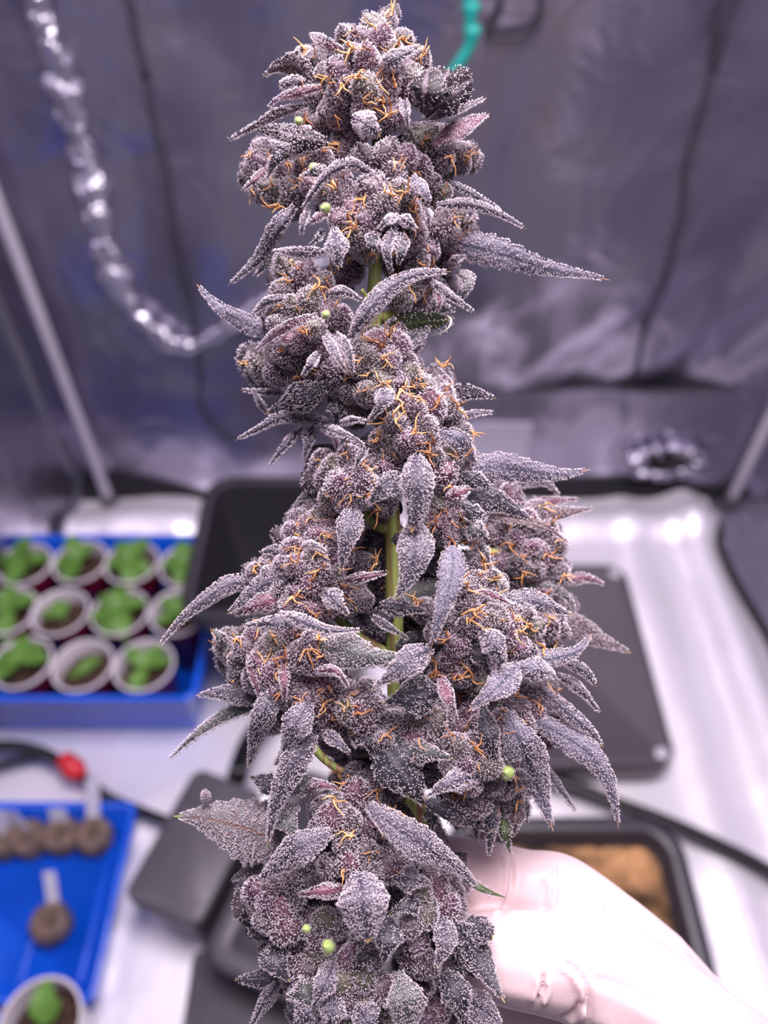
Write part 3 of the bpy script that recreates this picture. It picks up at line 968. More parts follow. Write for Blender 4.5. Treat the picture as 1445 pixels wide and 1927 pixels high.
# leaf table: midrib pixels from base to tip, width in pixels, depth in mm relative to the
# bud surface (base..tip), roll about the midrib, fold, colour key, extras
LEAVES = [
 # --- top bud
 ([(645, 97), (615, 84), (583, 65)], 26, -4, 20, .5, 'm', {}),
 ([(592, 152), (556, 122), (524, 124), (494, 146)], 50, -2, 35, .6, 'b', {'den': .7}),
 ([(575, 154), (550, 158), (524, 162)], 28, -5, 0, -.2, 'p', {'den': 1.4, 'blunt': .6}),
 ([(607, 165), (560, 178), (522, 188), (503, 206)], 22, -3, 20, -.3, 'm', {}),
 ([(580, 198), (528, 211), (483, 236), (426, 266)], 22, -4, 30, .5, 'b', {}),
 ([(618, 268), (570, 258), (520, 246), (470, 243)], 52, -4, -20, -.2, 'k', {'den': .55, 'mid': .9}),
 ([(600, 288), (545, 284), (490, 262)], 20, -2, 30, -.3, 'p', {}),
 ([(708, 140), (746, 113), (792, 86)], 34, -4, -10, -.2, 'p', {'den': 1.4}),
 ([(797, 214), (798, 170), (806, 128)], 62, -9, 25, .2, 'k', {'den': .16, 'blunt': .7, 'peak': .6}),
 ([(797, 214), (825, 168), (846, 132)], 56, -9, 10, .3, 'k', {'den': .16, 'blunt': .7, 'peak': .62}),
 ([(799, 216), (845, 182), (889, 148)], 66, -9, -20, .2, 'k', {'den': .16, 'blunt': .7, 'peak': .62}),
 ([(793, 226), (840, 213), (880, 199), (916, 184)], 22, -4, 30, .4, 'p', {}),
 ([(815, 272), (867, 240), (921, 214)], 38, -3, 25, .4, 'm', {'den': .8}),
 ([(664, 222), (690, 236), (716, 258)], 46, -7, 0, -.3, 'p', {'den': 1.5, 'blunt': .6}),
 ([(760, 186), (764, 214), (768, 243)], 22, -5, 10, -.3, 'p', {}),
 ([(700, 328), (665, 312), (635, 318), (605, 342), (583, 373), (566, 398)], 26, -6, 10, -.5, 'p', {'den': 1.3}),
 ([(580, 395), (570, 420), (567, 447)], 16, -3, 0, -.3, 'p', {}),
 ([(508, 316), (480, 340), (455, 360)], 20, -2, 10, -.4, 'm', {}),
 ([(546, 292), (520, 304), (501, 340)], 26, -4, 20, -.3, 'd', {}),
 ([(612, 318), (590, 326), (566, 333)], 26, -5, 10, .3, 'd', {}),
 ([(612, 404), (595, 412), (580, 424)], 20, -4, 0, -.4, 'm', {}),
 ([(556, 388), (530, 426), (505, 468), (477, 500), (429, 537)], 36, -3, 25, -.5, 'p', {}),
 ([(611, 476), (565, 477), (513, 473)], 26, -5, 30, .3, 'p', {'den': 1.2}),
 ([(628, 425), (633, 460), (637, 508)], 48, -6, 0, -.3, 'p', {'den': 1.3, 'peak': .6}),
 ([(610, 434), (597, 450), (582, 465)], 16, -3, 20, .3, 'd', {}),
 ([(530, 480), (500, 500), (478, 522)], 20, 2, 0, -.3, 'e', {}),
 ([(774, 330), (797, 358), (806, 378), (794, 392)], 26, -6, 10, -.3, 'l', {'den': 1.3}),
 ([(803, 395), (806, 408), (805, 424)], 20, -5, 0, -.2, 'p', {}),
 ([(748, 407), (728, 416), (711, 434)], 20, -7, 0, -.2, 'p', {'den': 1.4}),
 ([(750, 412), (768, 418), (785, 434)], 26, -7, 0, -.3, 'p', {'den': 1.2}),
 ([(744, 430), (728, 470), (738, 520)], 28, -7, 0, -.3, 'p', {}),
 ([(752, 440), (755, 472), (748, 500)], 34, -8, 0, .2, 'd', {'den': 1.3}),
 ([(708, 440), (700, 460), (712, 478)], 34, -4, 0, .2, 'd', {}),
 ([(846, 344), (890, 366), (945, 398)], 17, -2, 10, -.4, 'p', {}),
 ([(822, 386), (880, 384), (930, 398), (990, 431)], 24, -3, 10, -.5, 'p', {}),
 ([(888, 394), (884, 408), (873, 423)], 16, -2, 10, -.3, 'p', {}),
 ([(850, 455), (900, 467), (950, 480), (1020, 503), (1090, 516), (1147, 527)], 60, -2, 0, .15, 'l', {'serr': .16, 'peak': .24, 'den': .75, 'teeth': 11}),
 ([(845, 500), (860, 488), (880, 480)], 22, 2, 10, .2, 'p', {}),
 ([(660, 636), (690, 590), (730, 545), (786, 517), (849, 511)], 40, -9, 0, -.3, 'p', {'peak': .35, 'den': 1.1}),
 ([(812, 529), (850, 559), (894, 589)], 22, -5, 10, -.4, 'p', {}),
 ([(818, 545), (828, 566), (820, 592)], 18, -4, 10, -.4, 'm', {}),
 ([(862, 512), (880, 535), (866, 568)], 38, -1, 0, -.2, 'e', {}),
 ([(810, 570), (835, 580), (859, 584)], 36, 1, 0, .2, 'e', {'den': .6}),
 ([(732, 614), (790, 606), (848, 602)], 56, -4, -35, .5, 'g', {'den': .12, 'blunt': .5, 'serr': .03}),
 ([(842, 593), (849, 605), (838, 622), (806, 634)], 8, -2, 0, 0, 'w', {'den': .1, 'serr': 0}),
 ([(757, 655), (785, 634), (813, 613)], 38, -5, 20, .5, 'd', {'den': 1.1}),
 ([(762, 668), (785, 655), (800, 640)], 24, -4, -20, .3, 'p', {}),
 # --- second bud
 ([(510, 626), (465, 610), (418, 583), (392, 560), (370, 535)], 40, 0, 0, .15, 'l', {'peak': .32, 'den': .8}),
 ([(596, 594), (545, 613), (508, 636), (480, 664)], 24, -6, 20, .4, 'm', {'den': 1.2}),
 ([(580, 628), (540, 632), (505, 648)], 34, -3, -30, .3, 'm', {}),
 ([(546, 560), (505, 569), (475, 592)], 22, -4, 10, -.4, 'p', {}),
 ([(612, 556), (650, 550), (682, 567)], 28, -5, 10, -.4, 'p', {}),
 ([(612, 632), (632, 668), (656, 706)], 22, -8, 20, .4, 'p', {}),
 ([(632, 630), (655, 662), (664, 706)], 26, -8, -20, .4, 'p', {'den': 1.2}),
 ([(600, 664), (585, 685), (568, 710)], 22, -6, 0, -.3, 'p', {}),
 ([(532, 741), (500, 739), (453, 734)], 17, 0, 10, -.3, 'p', {}),
 ([(612, 728), (564, 750), (530, 766), (498, 780)], 62, -3, 0, .1, 'd', {'den': 1.25, 'serr': .06}),
 ([(503, 778), (487, 755), (473, 729)], 14, -1, 0, -.3, 'p', {}),
 ([(620, 796), (573, 788), (528, 787), (490, 806), (443, 829)], 30, -4, 10, -.3, 'p', {}),
 ([(570, 804), (540, 836), (505, 880)], 22, -2, 10, -.4, 'p', {}),
 ([(588, 798), (580, 832), (572, 864)], 30, -3, 0, -.2, 'p', {}),
 ([(640, 750), (634, 775), (632, 800)], 44, 3, 0, -.3, 'd', {}),
 ([(630, 815), (633, 832), (634, 852)], 16, 2, 0, -.3, 'm', {}),
 ([(604, 804), (640, 815), (668, 828), (690, 842)], 26, -5, 10, -.3, 'p', {}),
 ([(640, 797), (668, 790), (700, 797)], 18, -5, 10, -.3, 'p', {}),
 ([(690, 842), (676, 862), (668, 884)], 20, -5, 0, -.2, 'd', {}),
 # --- middle bud
 ([(716, 722), (722, 752), (693, 795)], 42, -6, 0, -.2, 'p', {'den': 1.2}),
 ([(842, 737), (890, 740), (934, 750)], 36, -1, 0, .3, 'd', {}),
 ([(856, 788), (894, 778), (929, 777)], 18, -2, 10, -.3, 'p', {}),
 ([(828, 812), (867, 833), (897, 875)], 44, -6, 0, .25, 'l', {'den': .8}),
 ([(782, 855), (785, 898), (784, 950), (774, 1003)], 66, -9, 0, -.15, 'p', {'blunt': .5, 'den': 1.0}),
 ([(878, 887), (930, 878), (1000, 888), (1060, 893), (1110, 884)], 58, -1, 0, .1, 'l', {'peak': .36, 'den': .9}),
 ([(752, 895), (722, 920), (688, 953)], 54, -6, 0, .3, 'd', {'den': 1.2}),
 ([(838, 940), (862, 930), (886, 919)], 34, -6, 0, -.4, 'm', {'blunt': .6}),
 ([(880, 935), (937, 945), (1004, 980)], 52, -3, 0, .1, 'd', {'den': .9}),
 ([(910, 970), (976, 978), (1030, 994), (1076, 1026)], 26, -1, 25, .4, 'b', {'den': .35}),
 ([(872, 985), (895, 1000), (920, 1016)], 46, -2, 0, -.2, 'e', {'blunt': .6}),
 ([(898, 1024), (915, 1040), (921, 1063)], 22, -1, 0, -.3, 'e', {}),
 ([(865, 895), (895, 905), (930, 918)], 40, -3, 0, .1, 'd', {}),
 ([(870, 950), (890, 966), (925, 975)], 40, -1, 0, .1, 'd', {}),
 # --- shoulder left
 ([(668, 945), (656, 1000), (640, 1079)], 54, -5, 0, -.15, 'p', {'den': 1.1}),
 ([(776, 980), (782, 1030), (768, 1085), (742, 1131)], 74, -8, 0, .1, 'p', {'den': 1.1, 'serr': .06}),
 ([(850, 1026), (852, 1070), (838, 1130), (822, 1180), (811, 1220)], 58, -12, 10, .15, 'l', {'den': .55, 'peak': .3}),
 ([(714, 1141), (760, 1144), (806, 1151)], 44, -3, 0, -.2, 'd', {'den': 1.2}),
 ([(650, 1094), (690, 1086), (733, 1076)], 26, -1, 0, -.3, 'm', {}),
 ([(700, 1160), (730, 1180), (770, 1205)], 20, 0, 0, -.2, 'p', {}),
 ([(485, 1104), (438, 1098), (385, 1130), (340, 1168), (297, 1218)], 38, -1, 0, -.2, 'p', {'peak': .28, 'den': 1.1}),
 ([(545, 1084), (490, 1106), (427, 1156)], 48, -5, 0, -.2, 'p', {'den': 1.1}),
 ([(540, 1120), (490, 1138), (440, 1158)], 44, -2, 0, -.2, 'm', {}),
 ([(537, 1043), (512, 1036), (488, 1042)], 26, -1, 0, -.3, 'p', {}),
 ([(568, 1030), (592, 1027), (614, 1040)], 24, -4, 0, -.3, 'p', {'den': 1.4}),
 ([(606, 1112), (632, 1132), (656, 1160)], 46, -4, 0, -.2, 'p', {}),
 ([(572, 1173), (515, 1174), (455, 1178)], 36, -6, 0, -.2, 'p', {}),
 ([(526, 1156), (570, 1170), (620, 1186), (684, 1186)], 30, -8, 0, -.3, 'p', {'den': 1.3}),
 ([(600, 942), (578, 946), (550, 958)], 46, 3, 0, .2, 'e', {}),
 ([(424, 1218), (414, 1200), (399, 1184)], 26, -1, 0, -.3, 'e', {'blunt': .6}),
 ([(488, 1318), (430, 1305), (368, 1309)], 42, 0, 0, .15, 'p', {}),
 ([(482, 1328), (428, 1344), (370, 1382), (313, 1434)], 30, 2, 0, -.2, 'e', {'peak': .3}),
 ([(512, 1280), (500, 1335), (482, 1385), (468, 1448)], 48, -4, 0, .1, 'p', {'den': 1.1}),
 ([(582, 1318), (556, 1368), (530, 1430)], 58, -6, 0, .1, 'p', {'den': 1.0}),
 ([(590, 1380), (552, 1440), (522, 1505), (502, 1591)], 56, -7, 0, -.1, 'p', {'den': 1.1, 'peak': .3}),
 ([(534, 1240), (535, 1285), (535, 1324)], 24, -5, 0, -.4, 'm', {}),
 ([(470, 1222), (475, 1270), (495, 1328)], 18, -4, 0, -.4, 'm', {}),
 ([(592, 1264), (632, 1264), (657, 1296)], 24, -7, 0, -.4, 'm', {'den': 1.3}),
 ([(610, 1378), (636, 1398), (660, 1420)], 28, -2, 0, .2, 'p', {}),
 ([(560, 1395), (540, 1420), (515, 1440)], 40, 0, 0, 0, 'd', {}),
 # --- centre
 ([(596, 1213), (650, 1224), (705, 1238), (770, 1232)], 74, -6, 0, -.1, 'e', {'den': 1.2, 'serr': .05}),
 ([(812, 1219), (760, 1252), (699, 1299)], 58, -11, 0, .1, 'p', {'den': 1.0}),
 ([(826, 1302), (768, 1312), (718, 1324)], 84, -5, 0, .05, 'd', {'den': .9, 'mid': .6}),
 ([(830, 1275), (843, 1315), (860, 1358)], 30, -8, 0, .4, 'm', {}),
 ([(700, 1375), (742, 1432), (775, 1478), (802, 1520)], 96, -3, 0, .05, 'd', {'den': .8, 'peak': .45}),
 ([(790, 1500), (840, 1525), (890, 1550), (931, 1568)], 40, -5, 0, .1, 'd', {'den': .35}),
 ([(808, 1505), (812, 1540), (810, 1570)], 34, -1, 0, .1, 'd', {}),
 ([(750, 1420), (800, 1416), (852, 1428)], 50, -4, 0, -.1, 'e', {}),
 ([(660, 1365), (690, 1390), (700, 1420)], 60, -1, 0, .1, 'd', {}),
 ([(600, 1190), (650, 1196), (700, 1215)], 30, -2, 0, -.2, 'd', {}),
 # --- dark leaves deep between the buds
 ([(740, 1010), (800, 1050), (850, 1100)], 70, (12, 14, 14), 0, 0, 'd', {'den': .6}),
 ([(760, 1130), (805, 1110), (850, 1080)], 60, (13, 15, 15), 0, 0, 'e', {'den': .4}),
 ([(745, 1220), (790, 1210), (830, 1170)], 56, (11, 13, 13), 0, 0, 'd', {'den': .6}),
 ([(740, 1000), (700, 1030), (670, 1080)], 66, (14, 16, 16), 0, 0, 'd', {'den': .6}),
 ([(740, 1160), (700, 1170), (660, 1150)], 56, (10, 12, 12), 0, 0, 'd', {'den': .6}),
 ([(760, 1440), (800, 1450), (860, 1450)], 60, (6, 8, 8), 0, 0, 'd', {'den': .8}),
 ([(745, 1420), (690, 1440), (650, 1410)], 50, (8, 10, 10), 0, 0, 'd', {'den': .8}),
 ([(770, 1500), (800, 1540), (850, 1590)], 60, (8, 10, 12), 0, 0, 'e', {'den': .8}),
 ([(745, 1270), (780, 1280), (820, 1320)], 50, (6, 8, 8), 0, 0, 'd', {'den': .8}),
 # --- right bud
 ([(905, 1188), (926, 1210), (940, 1240), (936, 1270)], 54, -8, 0, -.2, 'p', {'den': 1.4}),
 ([(974, 1252), (935, 1294), (881, 1338)], 60, -9, 0, .15, 'l', {'den': 1.1}),
 ([(968, 1252), (1035, 1240), (1083, 1226), (1114, 1193)], 44, -6, 0, -.1, 'l', {'den': 1.2, 'peak': .35}),
 ([(974, 1255), (1010, 1262), (1046, 1274)], 50, -8, 0, -.2, 'l', {'den': 1.3, 'blunt': .5}),
 ([(1055, 1244), (1097, 1262), (1122, 1292)], 26, -2, 0, -.3, 'p', {'blunt': .3}),
 ([(1048, 1270), (1089, 1296), (1129, 1342)], 26, -2, 0, -.3, 'p', {}),
 ([(1014, 1294), (1064, 1337), (1103, 1370), (1135, 1406)], 32, -2, 0, -.3, 'p', {'blunt': .3}),
 ([(1012, 1358), (1060, 1385), (1112, 1422), (1148, 1480), (1164, 1559)], 54, -3, 0, .05, 'l', {'serr': .13, 'peak': .33, 'den': .85, 'teeth': 9}),
 ([(955, 1340), (980, 1400), (1010, 1475), (1041, 1564)], 80, -6, 0, .1, 'l', {'den': .95, 'peak': .42, 'serr': .07}),
 ([(908, 1332), (922, 1390), (937, 1452)], 44, -5, 0, .1, 'd', {'den': .9}),
 ([(1022, 1435), (1050, 1480), (1087, 1530)], 20, 4, 0, -.3, 'p', {}),
 ([(905, 1462), (850, 1472), (796, 1503)], 46, -7, 0, -.2, 'p', {'den': 1.1}),
 ([(926, 1492), (924, 1550), (919, 1614)], 34, -3, 0, -.3, 'd', {'den': 1.3}),
 ([(897, 1530), (896, 1560), (896, 1590)], 22, 0, 0, -.2, 'd', {}),
 ([(944, 1520), (950, 1565), (961, 1610)], 32, 0, 0, .1, 'g', {'den': .5}),
 ([(966, 1505), (970, 1540), (962, 1578)], 40, 1, 0, -.2, 'b', {}),
 ([(984, 1505), (990, 1525), (991, 1552)], 26, 3, 0, 0, 'd', {}),
 ([(940, 1152), (996, 1132), (1034, 1143), (1077, 1158)], 56, -4, 0, -.1, 'p', {'den': 1.1}),
 ([(905, 1112), (935, 1124), (965, 1140)], 18, -6, 0, -.2, 'm', {}),
 ([(960, 1180), (1000, 1230), (1050, 1250)], 36, 0, 0, -.1, 'd', {}),
 ([(1030, 1345), (1060, 1352), (1080, 1345)], 24, 2, 0, 0, 'p', {}),
 ([(870, 1215), (905, 1235), (930, 1290)], 40, -1, 0, 0, 'd', {}),
 # --- lower bud
 ([(545, 1594), (494, 1571), (436, 1551), (377, 1538), (327, 1536)], 112, 0, 0, .05, 's', {'serr': .12, 'den': 1.1, 'teeth': 10, 'mid': .5, 'hl': .75, 'peak': .42}),
 ([(522, 1512), (540, 1545), (562, 1582)], 64, -1, 0, .1, 'e', {'den': .9}),
 ([(528, 1488), (500, 1474), (468, 1461)], 48, -1, 0, .1, 'd', {}),
 ([(590, 1470), (560, 1480), (520, 1500)], 44, 0, 0, .1, 'e', {}),
 ([(692, 1514), (752, 1562), (812, 1602), (870, 1640), (906, 1680)], 60, -9, 0, .2, 'p', {'den': 1.1, 'peak': .36}),
 ([(868, 1650), (906, 1672), (958, 1692)], 20, (-4, -9, -14), 15, .2, 'g', {'den': .3}),
 ([(624, 1566), (555, 1603), (482, 1661)], 58, -8, 0, .15, 'p', {'den': 1.1}),
 ([(515, 1606), (490, 1612), (460, 1630)], 22, 0, 0, -.2, 'p', {}),
 ([(495, 1626), (465, 1640), (433, 1659)], 24, 0, 0, -.2, 'e', {'den': .8}),
 ([(676, 1642), (684, 1700), (692, 1775)], 92, -11, 0, -.15, 'p', {'den': 1.5, 'blunt': .8, 'serr': .05}),
 ([(655, 1674), (605, 1678), (556, 1684)], 30, -5, 0, -.3, 'm', {}),
 ([(575, 1497), (600, 1478), (640, 1485)], 32, -2, 0, -.3, 'm', {}),
 ([(742, 1652), (775, 1655), (812, 1664)], 50, -5, 0, -.1, 'p', {}),
 ([(800, 1697), (765, 1704), (730, 1722)], 40, -5, 0, .1, 'd', {'den': .9}),
 ([(832, 1728), (838, 1775), (818, 1824)], 44, -8, 0, .2, 'p', {'den': 1.2}),
 ([(732, 1728), (728, 1770), (722, 1815)], 58, -6, 0, .1, 'd', {'den': .9}),
 ([(872, 1742), (900, 1746), (928, 1764)], 46, (-2, -9, -14), 0, -.2, 'd', {'blunt': .6, 'den': 1.1}),
 ([(850, 1740), (895, 1794), (924, 1843), (950, 1887)], 62, (-4, -10, -15, -19), 0, .1, 'd', {'den': 1.2, 'peak': .4}),
 ([(852, 1814), (872, 1822), (898, 1842)], 36, -2, 0, -.1, 'd', {}),
 ([(834, 1828), (860, 1874), (878, 1940)], 54, -6, 0, .1, 'd', {'den': 1.2}),
 ([(876, 1880), (910, 1900), (946, 1930)], 52, (-4, -10, -16), 0, .1, 'p', {'den': 1.1}),
 ([(746, 1828), (762, 1880), (772, 1965)], 70, -8, 0, .1, 'e', {'den': 1.2, 'peak': .5}),
 ([(522, 1838), (480, 1842), (441, 1845)], 34, 0, 0, .1, 'd', {'den': .8}),
 ([(522, 1852), (496, 1890), (470, 1935)], 28, -2, 0, -.3, 'p', {'den': 1.2}),
 ([(630, 1812), (608, 1858), (588, 1902)], 42, -7, 0, -.2, 'p', {'den': 1.1}),
 ([(518, 1775), (520, 1810), (545, 1848)], 58, -3, 0, .1, 'd', {'den': .9}),
 ([(600, 1850), (570, 1870), (536, 1876)], 56, -4, 0, -.1, 'e', {}),
 ([(515, 1800), (503, 1806), (489, 1816)], 14, 1, 0, 0, 'g', {'den': .4}),
 ([(600, 1880), (580, 1910), (550, 1950)], 70, -5, 0, -.1, 'p', {}),
 ([(640, 1865), (625, 1905), (615, 1960)], 50, -6, 0, -.1, 'p', {}),
 ([(668, 1890), (690, 1920), (705, 1970)], 54, -5, 0, -.1, 'p', {}),
 ([(720, 1800), (690, 1800), (655, 1820)], 46, -2, 0, 0, 'd', {}),
 # --- rear bud, out of focus
 ([(965, 914), (1020, 906), (1054, 934)], 26, (34, 34, 36), 0, -.2, 'p', {'abs': 1}),
 ([(985, 950), (1040, 944), (1093, 939)], 26, (36, 37, 38), 0, -.2, 'm', {'abs': 1}),
 ([(990, 972), (1055, 966), (1119, 956)], 34, (33, 33, 34), 0, .2, 'b', {'abs': 1, 'den': .7}),
 ([(1000, 1074), (1045, 1080), (1081, 1101)], 22, (32, 31, 32), 0, .2, 'd', {'abs': 1}),
 ([(962, 1108), (1030, 1103), (1072, 1130), (1080, 1162)], 30, (32, 31, 32), 0, -.1, 'e', {'abs': 1}),
 ([(1060, 1096), (1100, 1088), (1138, 1100)], 28, (40, 41, 43), 0, -.2, 'm', {'abs': 1}),
 ([(1050, 1158), (1110, 1195), (1188, 1229)], 50, (40, 40, 41), 0, .2, 'b', {'abs': 1, 'peak': .35, 'den': .9}),
 ([(950, 1012), (975, 1022), (1000, 1010)], 26, (36, 35, 36), 0, -.1, 'e', {'abs': 1}),
]

